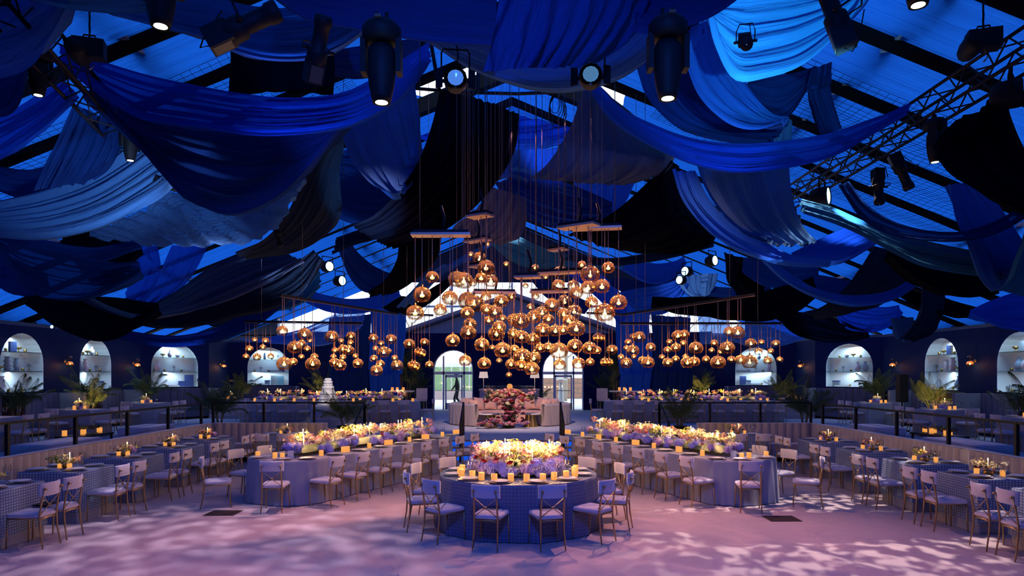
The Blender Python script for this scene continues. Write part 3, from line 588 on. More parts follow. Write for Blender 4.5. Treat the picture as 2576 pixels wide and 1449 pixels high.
drape('navy cloth hanging at the far tent edge behind the booths','navy',[(-30,700),(30,740),(80,745),(120,720)],[(-30,640),(30,650),(80,670),(120,690)],14.6,.6,5,.05)
drape('navy swag crowding the roof beside the gable','navy',[(2000,720),(2060,745),(2130,750),(2190,735)],[(2000,690),(2060,690),(2130,700),(2190,705)],20.0,.6,6,.05)
drape('dark swag filling the roof above the far pendant bar','navy',[(1870,690),(1930,720),(2000,725),(2060,700)],[(1870,650),(1930,655),(2000,665),(2060,670)],18.0,.6,6,.05)
drape('broad navy swag high behind the steel blue swag','navy',[(-20,470),(60,500),(120,480),(170,440)],[(-20,420),(60,430),(120,420),(180,400)],11.6,.5,5,.05)
drape('black swag crossing the bright gable beside the pillar curtain','black',[(930,745),(980,780),(1040,783),(1090,757),(1135,712)],[(935,722),(1000,742),(1050,742),(1100,716),(1135,695)],24.0,.6,6,.05)
drape('royal blue cloth slanting over the gable behind the globes','royal',[(1425,690),(1470,722),(1520,770),(1556,815)],[(1500,676),(1540,708),(1572,750),(1584,800)],25.0,.6,6,.05)
drape('dark blue sash crossing the bright gable beneath the low plates','navy',[(1330,700),(1370,745),(1420,775),(1470,790)],[(1350,685),(1400,720),(1450,745),(1490,765)],27.0,.5,5,.04)
drape('bright blue roof cloth sagging between the skylight and the black drape','royal',[(1030,345),(1130,372),(1260,380),(1380,372),(1490,335)],[(1030,238),(1130,254),(1260,262),(1380,254),(1490,232)],18.0,1.6,9,.07)
drape('lower fold of blue roof cloth behind the grey-blue velvet drape','midblue',[(1030,420),(1130,440),(1260,448),(1380,445),(1480,420)],[(1030,365),(1130,378),(1260,384),(1380,378),(1480,350)],19.0,1.2,8,.06)
SIDE = {-1:' on the cake side', 1:' opposite the cake'}
# tall drapes framing the far end
for sx, lab in ((-1,'a'),(1,'b')):
    X = (lambda p: p) if sx > 0 else (lambda p: 2568-p)
    drape('royal blue velvet curtain swept around the pillar beside the palms'+SIDE[sx],'royal',[(X(1548),760),(X(1550),850),(X(1560),930),(X(1556),1000)],[(X(1640),770),(X(1636),850),(X(1640),930),(X(1636),1000)],29.0,.6,7,.12,'pillar_curtain','curtain',group='pillar curtains')
    drape('dark teal curtain hanging beside the royal blue pillar curtain'+SIDE[sx],'navy',[(X(1636),790),(X(1640),860),(X(1644),930),(X(1640),1000)],[(X(1740),800),(X(1738),860),(X(1742),930),(X(1738),1000)],29.6,.5,7,.10,'pillar_curtain','curtain',group='dark pillar curtains')
# ---------------------------------------------------------------- rigging: trusses, lamps, hoists
def truss(P, Q, label, h=.34):
    P = Vector(P); Q = Vector(Q); d = (Q-P); L = d.length; d.normalize(); s = Vector((0,0,1)).cross(d).normalized(); u = Vector((0,0,1))
    t = thing('lighting_truss', label, 'truss', P); o = [s*(h/2)+u*(h/2), s*(-h/2)+u*(h/2), s*(-h/2)-u*(h/2), s*(h/2)-u*(h/2)]
    for c in o: MB().tube([c, c+d*L], .024, 6).build('chord', 'truss_black', t)
    n = int(L/.36)
    for k in range(n):
        a, b = d*(L*k/n), d*(L*(k+1)/n)
        for f in range(4):
            p, q = o[f], o[(f+1) % 4]
            if k % 2: p, q = q, p
            MB().tube([a+p, b+q], .011, 4, False).build('brace', 'truss_black', t)
    return t
truss((6.0,6.2,6.02),(6.0,16.0,6.02),'black box truss carrying profile lamps and a chain hoist')
truss((-5.1,6.6,6.05),(-6.9,13.6,6.05),'black box truss slanting behind the royal blue swag')
def mk_head():
    t = thing('moving_head_spot_light', 'x', 'stage light')
    MB().lathe([(.02,0),(.15,-.01),(.19,-.06),(.19,-.17),(.14,-.20),(.02,-.20)],14).build('base', 'black_plastic', t)
    for sx in (-1,1):
        MB().tube([(sx*.05,0,.0),(sx*.05,0,.10)], .018, 6).build('clamp', 'black_metal', t)
        MB().box((sx*.17-.025,-.07,-.50),(sx*.17+.025,.07,-.16)).build('yoke_arm', 'black_plastic', t, False)
    b = MB().lathe([(.02,-.22),(.11,-.23),(.135,-.30),(.14,-.45),(.125,-.60),(.10,-.72),(.085,-.78),(.078,-.775)],16).build('head', 'black_plastic', t)
    MB().lathe([(.001,-.765),(.06,-.77),(.062,-.775)],14).build('lens', 'lens', b)
    MB().box((-.03,-.20,-.04),(.03,-.175,-.01)).build('label_plate', 'orange_label', t, False)
    return t
HEAD = Kind(mk_head)
def mk_ers():
    t = thing('profile_spotlight', 'x', 'stage light')
    MB().lathe([(.01,.36),(.085,.36),(.10,.34),(.10,.26),(.085,.24),(.085,.02),(.11,0),(.115,-.02),(.115,-.14),(.09,-.20)],12).build('barrel', 'black_plastic', t)
    MB().lathe([(.001,.33),(.09,.335)],12).build('lens', 'lens_blue', t)
    h = MB().box((-.095,-.10,-.36),(.095,.10,-.12)).build('lamp_housing', 'black_plastic', t, False)
    MB().box((-.07,-.106,-.34),(.07,-.10,-.16)).build('label_plate', 'dark_label', h, False)
    MB().tube([(-.14,0,0),(-.14,.16,.02),(-.10,.26,.02),(.10,.26,.02),(.14,.16,.02),(.14,0,0)], .010, 5).build('yoke', 'black_metal', t)
    for sx in (-1,1): MB().tube([(sx*.11,0,0),(sx*.18,0,0)], .022, 6).build('knob', 'black_metal', t)
    MB().tube([(.02,-.02,-.36),(.06,.02,-.44),(.10,.10,-.38),(.06,.24,-.1)], .008, 4).build('power_cord', 'black_plastic', t)
    return t
ERS = Kind(mk_ers)
def mk_par():
    t = thing('fresnel_spotlight', 'x', 'stage light')             # faces local -Y
    MB().lathe([(.12,.0),(.125,.02),(.125,.10),(.11,.16),(.08,.24),(.02,.26)],12).xf(Matrix.Rotation(PI/2,4,'X') @ Matrix.Rotation(PI,4,'X')).build('body', 'black_plastic', t)
    MB().lathe([(.001,.012),(.05,.008),(.085,.0)],12).xf(Matrix.Rotation(PI/2,4,'X') @ Matrix.Rotation(PI,4,'X')).build('lens', 'lens_blue', t)
    MB().tube([(-.15,.1,0),(-.15,.1,.30),(-.13,.1,.34),(.13,.1,.34),(.15,.1,.30),(.15,.1,0)], .010, 5).build('yoke', 'black_metal', t)
    for sx in (-1,1):
        MB().tube([(sx*.12,.1,0),(sx*.19,.1,0)], .02, 6).build('knob', 'black_metal', t)
        MB().box((sx*.11-.04,-.06,-.10),(sx*.11+.04,-.05,.10)).xf(Matrix.Translation((sx*.05,.03,0)) @ Matrix.Rotation(sx*.5,4,'Z')).build('barn_door', 'black_metal', t, False)
    MB().tube([(0,.12,.1),(.03,.14,.3),(0,.12,.5)], .008, 4).build('power_cord', 'black_plastic', t)
    return t
PAR = Kind(mk_par)
def mk_wash():
    t = thing('led_wash_light', 'x', 'stage light')
    R = Matrix.Rotation(PI/2,4,'X') @ Matrix.Rotation(PI,4,'X')
    MB().lathe([(.11,.0),(.115,.02),(.115,.12),(.09,.20),(.02,.22)],12).xf(R).build('body', 'black_plastic', t)
    MB().lathe([(.001,.014),(.095,.010)],12).xf(R).build('lens', 'lens_cool', t)
    MB().tube([(-.13,.08,0),(-.13,.08,.2),(.13,.08,.2),(.13,.08,0)], .012, 5).build('yoke', 'black_metal', t)
    return t
WASH = Kind(mk_wash)
def aim(d): return Vector(d).to_track_quat('Z','Y').to_euler()
for px, py, D, lab in ((404,-140,6.3,'moving head lamp half hidden above the teal-blue swag'),(960,58,6.5,'moving head lamp hanging beside the sheer royal blue swag'),
                       (1680,48,6.5,'moving head lamp in front of the dark navy drape'),(2310,-190,6.4,'moving head lamp peeping out beside the grey purlin')):
    HEAD.put(at(px,py,D), 0, 'black '+lab, 'moving head lamps', .98)
for px, py, D, lab in ((96,120,8.3,'squat black moving head under the truss end'),(328,310,10.6,'black moving head hanging before the steel blue swag'),(2352,300,9.2,'black moving head under the truss with the hoist')):
    HEAD.put(at(px,py,D), .8, lab, 'truss moving heads', .75)
for px, py, D, v, sc, lab in ((612,66,6.3,(.72,.1,.40),1.0,'black profile spotlight tilted sideways with an orange label'),(800,125,6.5,(.24,-.35,.62),.85,'black profile spotlight with its glass lens tipped up'),
                   (2100,40,6.5,(-.22,.1,.75),.95,'black profile spotlight with a khaki label panel over the cyan drape'),(1875,105,6.8,(-.15,-.55,-.35),.62,'small black profile spotlight in front of the cyan drape'),
                   (2210,470,10.2,(0,-.1,-1),.75,'black profile spotlight hanging straight down from the truss'),(2268,432,10.0,(.35,-.1,-.9),.8,'black profile spotlight with a rusty housing leaning on the truss'),
                   (700,590,12.0,(.2,0,-1),.6,'black profile spotlight hung against the charcoal drape'),(412,462,10.8,(.6,-.2,-.4),.5,'small black spotlight tucked beside the navy bowl swag')):
    ERS.put(at(px,py,D), 0, lab, 'profile spotlights', sc, aim(v))
for px, py, D, rz, lab in ((1146,195,7.2,.1,'small fresnel lamp hanging before the skylight'),(1486,186,7.2,-.1,'small fresnel lamp hanging at the head of the royal swag')):
    PAR.put(at(px,py,D), rz, 'black '+lab, 'fresnel lamps', 1.0)
for px, py, D, rz, sc, lab in ((2086,492,12.0,.9,1.5,'lit wash lamp at the end of the truss'),(2572,232,8.2,1.0,1.5,'lit wash lamp on the truss above the black drape'),
     (862,706,17.0,1.0,1.2,'lit wash lamp beside the navy looped swag'),(1722,682,18.0,-.9,1.2,'lit wash lamp beside the royal bowl swag'),(1708,704,18.0,-.9,1.1,'lower lit wash lamp beside the royal bowl swag'),
     (1800,655,18.0,.7,1.3,'wash lamp in the bright gap under the black column'),(2014,556,12.6,1.2,1.0,'lit wash lamp behind the steel blue drape'),(830,670,16.5,.9,1.2,'wash lamp above the long charcoal swag'),(130,822,15.5,0,.4,'tiny wash lamp over the navy wall')):
    WASH.put(at(px,py,D), rz, 'black '+lab, 'wash lamps', sc)
def hoist(p, label, rz):
    t = thing('chain_hoist', label, 'hoist', p, rz)
    b = MB().box((-.17,-.09,-.12),(.17,.09,.10)); b.build('body', 'black_plastic', t, False)
    MB().lathe([(.10,-.2),(.12,-.1),(.12,.1),(.10,.2)],10,capb=True,capt=True).xf(Matrix.Translation((-.12,0,-.06)) @ Matrix.Rotation(PI/2,4,'X')).build('motor', 'black_plastic', t)
    MB().tube([(-.08,0,.10),(-.06,0,.16),(.06,0,.16),(.08,0,.10)], .012, 5).build('handle', 'black_metal', t)
    for k in range(12): MB().tube([(0,.012*(k % 2),.14+k*.075),(0,.012*((k+1) % 2),.215+k*.075)], .012, 4).build('chain_link', 'black_metal', t)
    MB().tube([(0,0,-.12),(.05,0,-.2),(0,0,-.26)], .012, 5).build('hook', 'steel', t)
hoist(at(225,122,8.3), 'black chain hoist above the slanting truss', .3); hoist(at(2474,100,8.0), 'black chain hoist with a warning triangle over the truss', -.3)
# pipes and cables under the skylight
tag(MB().tube([at(1040,222,12.4),at(1160,232,12.4),at(1300,236,12.4),at(1400,232,12.4),at(1475,220,12.4)], .03, 6).build('hanging_pipe_rail', 'black_metal'), 'bowed black pipe strung under the skylight', 'pipe')
for a, b, lab in (((1084,108),(1106,232),'slanting'),((1203,178),(1203,236),'upright')):
    tag(MB().tube([at(*a,12.3), at(*b,12.3)], .035, 6).build('hanging_pipe', 'black_metal'), lab+' black pipe in front of the skylight', 'pipe')
mb = MB()
for k in range(5):
    c = at(1396+2*k, 262+4*k, 11.8); r = .16+.03*k
    mb.tube([(c.x+.55*r*math.sin(a), c.y+.02*k, c.z+r*math.cos(a)) for a in [2*PI*j/14 for j in range(15)]], .007, 4, False)
tag(mb.build('hanging_cable_coil', 'black_plastic'), 'loose coil of black cable hanging from the pipe', 'cable')
# ---------------------------------------------------------------- pendant lamps
def globe_prof(n=14):
    pr = []
    for k in range(n+1):
        a = .16+(PI*.80-.16)*k/n; pr.append((math.sin(a), math.cos(a)*.93))
    return pr
GLOBE = MB().lathe(list(reversed(globe_prof())), 24).mesh('globe', 'smoke_globe')
CAPM = MB().lathe([(.001,1.16),(.10,1.16),(.12,1.14),(.12,.90),(.16,.88)],10).mesh('cap', 'copper')
BULB = MB().lathe([(.001,.42),(.06,.40),(.075,.3),(.075,-.02),(.05,-.10),(.001,-.12)],8).mesh('bulb', 'filament')
STEM = MB().lathe([(.05,.42),(.06,.95)],6).mesh('socket', 'copper')
CORD = MB().tube([(0,0,0),(0,0,1)], .0055, 5).mesh('cord', 'cord')
NP = [0]
def pendant(p, dia, ztop, label, group, lit):
    r = dia/2; t = thing('globe_pendant_lamp', label, 'pendant lamp', p, random.random()*6, group)
    obj('globe', GLOBE, t, sc=r); obj('cap', CAPM, t, sc=r); obj('bulb', BULB, t, sc=r); obj('socket', STEM, t, sc=r)
    L = max(.2, ztop-(p[2]+1.16*r)); obj('cord', CORD, t, (0,0,1.16*r), sc=(1 if L < 2.2 else .5,1 if L < 2.2 else .5,L))
    NP[0] += 1
    if lit and NP[0] % lit == 0:
        lamp('POINT', 'pendant_light', (p[0],p[1],p[2]+.1*r), power=PEND_W*lit*min(1.6,(dia/.22)**2), col=(1,.55,.24), radius=.03)
PEND_W = 3.0
PLATES = [  # pixel corners of each plate, distance, label
    ((1145,537),(1180,531),(1264,555),(1240,562),9.7,'uppermost slanting copper plate'),
    ((1037,588),(1180,588),(1178,600),(1042,600),9.0,'long pale copper plate with six cords'),
    ((1150,612),(1220,596),(1248,602),(1185,620),11.6,'short pale plate behind the long copper plate'),
    ((1390,577),(1482,555),(1526,565),(1420,590),9.3,'glinting copper plate over the globes'),
    ((1440,576),(1560,569),(1560,578),(1445,586),10.4,'narrow plate with a blue-lit edge'),
    ((1368,626),(1398,619),(1440,633),(1412,643),12.4,'small white plate on a single stem'),
    ((1134,660),(1150,655),(1282,682),(1262,690),11.0,'copper plate behind the upper globes'),
    ((1345,692),(1465,676),(1470,686),(1350,702),11.2,'dark copper plate beside the small copper box'),
    ((1183,730),(1295,735),(1295,746),(1200,744),11.8,'low copper plate over the inner globes'),
    ((1328,736),(1420,728),(1440,736),(1345,746),11.8,'low copper plate ringed by hanging globes'),
    ((1305,690),(1348,684),(1348,712),(1308,714),9.6,'small copper box at the cluster heart')]
PB = []
for a, b, c, d, D, lab in PLATES:
    zc = sum(at(q[0],q[1],D).z for q in (a,b,c,d))/4
    P3 = [on(q[0],q[1],zc) if abs(q[1]-HY) > 5 else at(q[0],q[1],D) for q in (a,b,c,d)]
    ctr = sum(P3, Vector())/4; u = ((P3[1]+P3[2])/2-(P3[0]+P3[3])/2); u.z = 0; xs = (a[0]+d[0])/2, (b[0]+c[0])/2
    ln = min(1.3, max(.35, (xs[1]-xs[0])*D/F*1.06)); wd = .22
    ctr = at((a[0]+b[0]+c[0]+d[0])/4, (a[1]+b[1]+c[1]+d[1])/4, D)
    sl = ((b[1]+c[1])-(a[1]+d[1]))/(2*max(1,xs[1]-xs[0])); rz = max(-.7,min(.7,-sl*2.6))
    t = thing('pendant_ceiling_plate', lab, 'ceiling plate', ctr, -rz, 'pendant plates')
    MB().box((-ln/2,-wd/2,0),(ln/2,wd/2,.03)).build('plate', 'plate_wood', t, False)
    MB().box((-ln/2+.02,-wd/2+.02,.03),(ln/2-.02,wd/2-.02,.07)).build('housing', 'black_plastic', t, False)
    for s in (-1,1): MB().tube([(s*ln*.36,0,.07),(s*ln*.36,0,max(.5,roofz(ctr.x)-ctr.z-.5))], .006, 4).build('suspension_wire', 'cable', t)
    MB().tube([(.02,0,.07),(.05,0,.22),(.0,.0,.40)], .02, 6).build('power_cord', 'black_plastic', t)
    PB.append((min(a[0],d[0])-6, max(b[0],c[0])+6, ctr.y, ctr.z, (a[1]+c[1])/2, lab, ctr.x, -rz, ln))
CEN = """1050 575 105,985 545 45,1095 640 125,935 735 135,885 725 130,1060 715 90,1130 735 105,708 708 95,635 835 130,585 965 125,835 860 118,765 945 97,965 880 145,1010 900 140,960 965 100,1095 850 80,1205 880 105,1100 940 90,1160 960 110,1280 850 65,855 1165 105,980 1048 100,968 1108 120,1065 1195 110,1083 1330 98,945 1310 92,1190 1065 100,1170 1115 125,1215 1235 125,1190 1310 45,1140 1215 45,1115 1020 75,1215 1005 60,1260 1412 45,1345 1025 130,1295 1015 100,1290 1115 85,1350 1140 110,1440 995 108,1500 965 110,1545 1010 80,1430 1155 100,1415 925 60,1505 1090 115,1595 1095 100,1650 1090 80,1570 910 110,1660 885 110,1655 975 95,1730 955 110,1745 1080 130,1690 1020 90,1355 1285 140,1300 1225 70,1275 1335 85,1350 1345 90,1440 1290 105,1425 1370 110,1485 1220 80,1545 1215 85,1620 1240 135,1625 1340 95,1735 1205 115,1760 1330 97,1840 1220 105,1895 1235 65,1845 1318 65,1630 675 105,1845 690 145,1975 640 95,1615 765 90,1725 770 90,1745 820 100,1830 785 110,1930 775 115,1855 890 95,1950 965 150,2050 890 125,1785 620 65,1380 770 45,1525 710 45,1450 845 60,1240 615 45,1450 640 55,1000 750 60,1105 470 35"""
for s in CEN.split(','):
    x, y, d = map(float, s.split()); px = 840+x/2.862; py = 450+y/2.862; pd_ = d/2.862
    cand = [b for b in PB if b[0] <= px <= b[1] and b[4] < py-20]
    free = not cand or pd_ < 24
    if not cand: cand = sorted(PB, key=lambda b: abs((b[0]+b[1])/2-px))[:2]
    if pd_ < 26: cand = [max(cand, key=lambda b: b[2])]
    b = random.choice(cand); D = b[2]+random.uniform(-.09,.09)
    if pd_ < 24: D += 1.2
    dia = pd_*D/F; size = 'large' if dia > .255 else 'medium' if dia > .19 else 'small'
    if not free and pd_ >= 24:
        for _ in range(3): D = b[2]+((px-CX)/F*D-b[6])*math.tan(b[7])+.04*math.sin(px)
        dia = pd_*D/F
    p = at(px,py,D); free = free or abs(p.x-b[6]) > b[8]/2*math.cos(b[7])-.01
    pendant(p, dia, roofz(p.x)-.02 if free else max(b[3], p.z+dia), size+' smoked glass globe hung '+('on a long cord amid the central cluster' if free else 'from the '+b[5]), size+' globes of plate %d' % PB.index(b) if not free else size+' free globes', 1)
SL_ = """355 155 65,475 165 80,445 235 70,295 255 88,258 338 72,380 345 92,532 335 72,660 55 125,905 95 158,795 240 160,870 200 100,965 165 60,935 255 80,870 342 70,680 420 168,780 395 95,1015 340 85,995 420 165,1205 120 152,1310 165 65,1418 115 112,1415 185 70,1240 270 75,1330 255 110,1390 270 130,1225 340 70,1330 350 75,1235 405 112,1298 435 140,1470 335 65,1495 415 118,1665 135 110,1750 195 75,1860 150 130,1690 250 65,1780 290 140,1835 280 70,1670 360 88,1745 420 95,1700 495 142,1900 355 78,1925 435 135,2060 200 128,2230 180 100,2160 285 95,2195 300 110,2095 430 105,2125 445 120,2285 430 98"""
SR_ = """105 130 120,145 130 90,100 270 75,262 265 128,185 400 110,228 400 95,22 400 85,360 345 75,418 410 138,440 180 80,562 125 140,500 120 90,495 275 142,420 245 70,505 340 60,600 380 100,660 405 148,690 235 112,815 345 70,875 265 85,895 175 70,878 405 118,965 365 85,965 240 115,990 110 140,1062 95 115,1050 190 75,1075 340 70,1095 405 150,1172 395 122,1190 245 158,1300 370 90,1390 190 88,1362 270 68,1432 405 168,1535 245 165,1460 290 70,1555 65 120,1652 75 158,1580 372 90,1685 375 125,1782 400 172,1795 195 130,1912 180 70,1880 285 92,2015 280 72,2070 195 92,1982 385 95,2115 372 75"""
BARS = {}
def pbar(p, q, label, grp=None):
    p = Vector(p); q = Vector(q); t = thing('pendant_bar', label, 'ceiling bar', p, 0, grp); d = q-p
    MB().tube([(0,0,0), d], .028, 4).build('bar', 'black_metal', t, False); MB().tube([(0,0,-.03), d+Vector((0,0,-.03))], .007, 4).build('lower_rail', 'copper', t, False)
    for f in (.15,.85): MB().tube([d*f, d*f+Vector((0,0,max(.6,roofz((p+d*f).x)-(p+d*f).z-.4)))], .005, 4).build('suspension_wire', 'cable', t)
bl = [at(705,742,11.8), at(1000,790,15.6)]; bl2 = [at(615,808,14.2), at(910,813,13.6)]; bl3 = [at(1012,790,15.2), at(1090,793,15.2)]
br = [at(1900,740,11.8), at(1560,792,15.6)]; br2 = [at(1965,813,14.2), at(1560,813,13.6)]; br3 = [at(1475,787,15.2), at(1560,790,15.2)]
for a, n in ((bl,0),(br,0),(bl2,1),(br2,1),(bl3,2),(br3,2)):
    pbar(a[0], a[1], ['long black bar slanting over a floral banquet table','low black bar of small globes over a banquet table','short black bar of globes in front of the palms'][n], ['long pendant bars','low pendant bars','short pendant bars'][n])
def side(data, ox, bars, mirror):
    for s in data.split(','):
        x, y, d = map(float, s.split()); px = ox+x/4.391; py = 820+y/4.391; pd_ = d/4.391
        mp = px if not mirror else 2576-px
        use = 2 if mp > 1012 else 1 if (pd_ < 21 or mp < 705) and mp < 905 else 0
        a, b = bars[use]; pa = CX+a.x/a.y*F; pb_ = CX+b.x/b.y*F; f = min(1,max(0,(px-pa)/(pb_-pa)))
        # depth along the bar for this pixel column
        lo, hi = 0., 1.
        for _ in range(20):
            m = (lo+hi)/2; q = a.lerp(b, m); v = CX+q.x/q.y*F
            if (v < px) == (pb_ > pa): lo = m
            else: hi = m
        q = a.lerp(b, lo); D = q.y; dia = pd_*D/F; size = 'large' if dia > .255 else 'medium' if dia > .17 else 'small'
        p = at(px,py,D); pendant(p, dia, q.z, size+' smoked copper glass globe in a row over a banquet table', size+' side globes', 1)
side(SL_, 560, (bl,bl2,bl3), False); side(SR_, 1480, (br,br2,br3), True)
# ---------------------------------------------------------------- chairs
def rbox(x, y, z0, z1, r=.03, n=4, tx=1.0, dome=0):
    """rounded-rectangle pad; tx narrows the rear"""
    def ring(ins, z):
        P = []
        for cx, cy, a0 in ((1,1,0),(-1,1,PI/2),(-1,-1,PI),(1,-1,1.5*PI)):
            for k in range(n+1):
                a = a0+PI/2*k/n; px = cx*(x-r)+(r-ins)*math.cos(a); py = cy*(y-r)+(r-ins)*math.sin(a)
                P.append((px*(tx+(1-tx)*(py+y)/(2*y)), py, z))
        return P
    h = z1-z0; m = MB(); m.grid([ring(.012,z0),ring(0,z0+h*.25),ring(0,z0+h*.7),ring(.012,z1-.002),ring(.06,z1+dome)], True)
    k = len(ring(0,0)); m.f.append(tuple(range(len(m.v)-k, len(m.v)))); m.f.append(tuple(reversed(range(k)))); return m
def mk_chair(far=False):
    t = thing('dining_chair', 'x', 'chair')
    rbox(.205,.21,.395,.452,.05,3,.86,.012).build('seat', 'velvet', t)
    rows = []
    for y_off in (0, .024):
        pass
    n = 9; pad = MB(); F_, B_ = [], []
    for z in (.672,.69,.822,.84):
        ins = .008 if z in (.672,.84) else 0
        F_.append([(-.187+.374*k/(n-1), -.212-.050*(1-((k-(n-1)/2)/((n-1)/2))**2)+.0-ins*.8+(.0), z) for k in range(n)])
        B_.append([(-.187+.374*k/(n-1), -.238-.050*(1-((k-(n-1)/2)/((n-1)/2))**2)+ins*.8, z) for k in range(n)])
    pad.grid([f+list(reversed(b)) for f, b in zip(F_, B_)], True)
    m2 = 2*n
    for base in (0, 3*m2):
        for k in range(n-1): pad.f.append((base+k, base+k+1, base+m2-2-k, base+m2-1-k))
    pad.build('backrest', 'velvet', t)
    fr = MB()
    for a, b in (((-.155,-.2,.385),(.155,-.2,.385)),((-.19,.19,.39),(.19,.19,.39)),((-.155,-.2,.385),(-.19,.19,.39)),((.155,-.2,.385),(.19,.19,.39))): fr.tube([a,b], .011, 4)
    fr.tube([(-.15,-.205,.36),(-.08,-.205,.378),(.08,-.205,.378),(.15,-.205,.36)], .007, 4)
    fr.build('seat_frame', 'gold', t)
    for sx in (-1,1):
        MB().tube([(sx*.165,-.255,0),(sx*.155,-.215,.25),(sx*.153,-.205,.42),(sx*.150,-.235,.62),(sx*.148,-.268,.77)], [.008,.012,.013,.012,.009], 6).build('leg', 'gold', t)
        MB().tube([(sx*.192,.205,0),(sx*.188,.195,.2),(sx*.186,.19,.39)], [.008,.011,.013], 6).build('leg', 'gold', t)
        MB().tube([(sx*.15,-.208,.43),(0,-.226,.545),(-sx*.15,-.245,.67)], .006, 4).build('cross_bar', 'gold', t)
        if not far: MB().tube([(sx*.148,-.30,.765),(sx*.148,-.262,.765)], .016, 6).build('finial', 'gold', t)
    MB().ball((0,-.226,.548), .017, 6, 4).build('boss', 'gold', t)
    return t
CHAIR = Kind(mk_chair); CHAIR_FAR = Kind(lambda: mk_chair(True))
def chair(x, y, dx, dy, label, group, z=0, far=False):
    return (CHAIR_FAR if far else CHAIR).put((x,y,z), math.atan2(-dx,dy)+random.uniform(-.05,.05), label, group)
# ---------------------------------------------------------------- tables and cloths
def outline(hx, hy, r, n=7):
    P = []
    for cx, cy, a0 in ((1,1,0),(-1,1,PI/2),(-1,-1,PI),(1,-1,1.5*PI)):
        for k in range(n+1): a = a0+PI/2*k/n; P.append((cx*(hx-r)+r*math.cos(a), cy*(hy-r)+r*math.sin(a)))
    return P
def dense(P, step):
    out = []
    for a, b in zip(P, P[1:]+P[:1]):
        L = math.dist(a,b); k = max(1, int(L/step))
        for j in range(k): out.append((a[0]+(b[0]-a[0])*j/k, a[1]+(b[1]-a[1])*j/k))
    return out
def table(label, cat_label, hx, hy, r, loc, rz, top=.76, cm='cloth_grey', group=None, fold=.12, amp=.035, flare=.05, hem=.012, under=None):
    t = thing('banquet_table', label, 'table', loc, rz, group)
    P = dense(outline(hx,hy,r), .035); N = len(P); arc = [0]
    for a, b in zip(P, P[1:]+P[:1]): arc.append(arc[-1]+math.dist(a,b))
    rows = []; uv = []; levels = [0,.012,.06,.25,.5,.75,1]
    for li, v in enumerate(levels):
        row = []
        for i in range(N+1):
            a = P[(i-1) % N]; b = P[(i+1) % N]; p = P[i % N]; tx, ty = b[0]-a[0], b[1]-a[1]; l = math.hypot(tx,ty) or 1; nx, ny = ty/l, -tx/l
            s = arc[i]; w = math.sin(2*PI*s/fold+1.3*math.sin(s*1.7))+.5*math.sin(2*PI*s/(fold*2.3)+1)
            q0 = P[(i-4) % N]; q1 = P[(i+4) % N]
            v1 = Vector((p[0]-q0[0],p[1]-q0[1])); v2 = Vector((q1[0]-p[0],q1[1]-p[1])); cur = min(1, abs(v1.angle_signed(v2, 0))*2.2) if v1.length and v2.length else 0
            o = flare*v*(.4+.6*cur)+amp*v*w*(.25+.75*cur)+(-.012 if li == 0 else 0)
            row.append((p[0]+nx*o, p[1]+ny*o, top+(hem-top)*v if li else top)); uv.append((s, 1-v*.75))
        rows.append(row)
    m = MB().grid(rows); m.uv = uv; m.build('cloth_skirt', cm, t)
    c = MB(); c.poly([(x*.995,y*.995,top-.001) for x,y in P]); c.uv = [(x+3,y+3) for x,y in P]; c.build('cloth_top', cm, t, False)
    if under: MB().grid([[(x*.97,y*.97,top*.8) for x,y in P],[(x*1.0,y*1.0,.004) for x,y in P]], True).build('underskirt', under, t)
    return t
# ---------------------------------------------------------------- tableware
CHG = MB().lathe([(.001,.004),(.10,.004),(.155,.012),(.16,.014),(.155,.010),(.10,.0)],20).mesh('charger_plate','charger')
PLT = MB().lathe([(.001,.018),(.085,.018),(.125,.030),(.13,.031),(.125,.026),(.08,.013)],20).mesh('dinner_plate','plate')
NAP = MB().box((-.05,-.085,.020),(.05,.085,.030)).mesh('folded_napkin','napkin',False)
GLS = MB().lathe([(.034,.0),(.004,.006),(.004,.085),(.02,.10),(.036,.13),(.038,.165),(.030,.205)],10).mesh('wine_glass','clear_glass')
VOT = MB().lathe([(.001,.0),(.034,.0),(.037,.004),(.037,.092),(.033,.092),(.033,.045),(.001,.045)],12).mesh('glass_cup','votive')
VFL = MB().lathe([(.001,.045),(.008,.055),(.009,.065),(.001,.085)],6).mesh('flame','flame')
TAP = MB().tube([(0,0,0),(0,0,1)], .0055, 6).mesh('candle_stick','wax')
TFL = MB().lathe([(.001,.0),(.007,.010),(.008,.018),(.001,.042)],6).mesh('flame','flame')
FRK = MB().box((-.006,-.095,0),(.006,.03,.004)).box((-.011,.03,0),(.011,.09,.004)).mesh('table_fork','steel',False)
KNF = MB().box((-.005,-.1,0),(.005,0,.006)).box((-.008,0,0),(.008,.11,.003)).mesh('table_knife','steel',False)
CARD = None
def one(name, me, loc, label, cat, group, rz=0, sc=None): return tag(obj(name, me, None, loc, (0,0,rz), sc), label, cat, group)
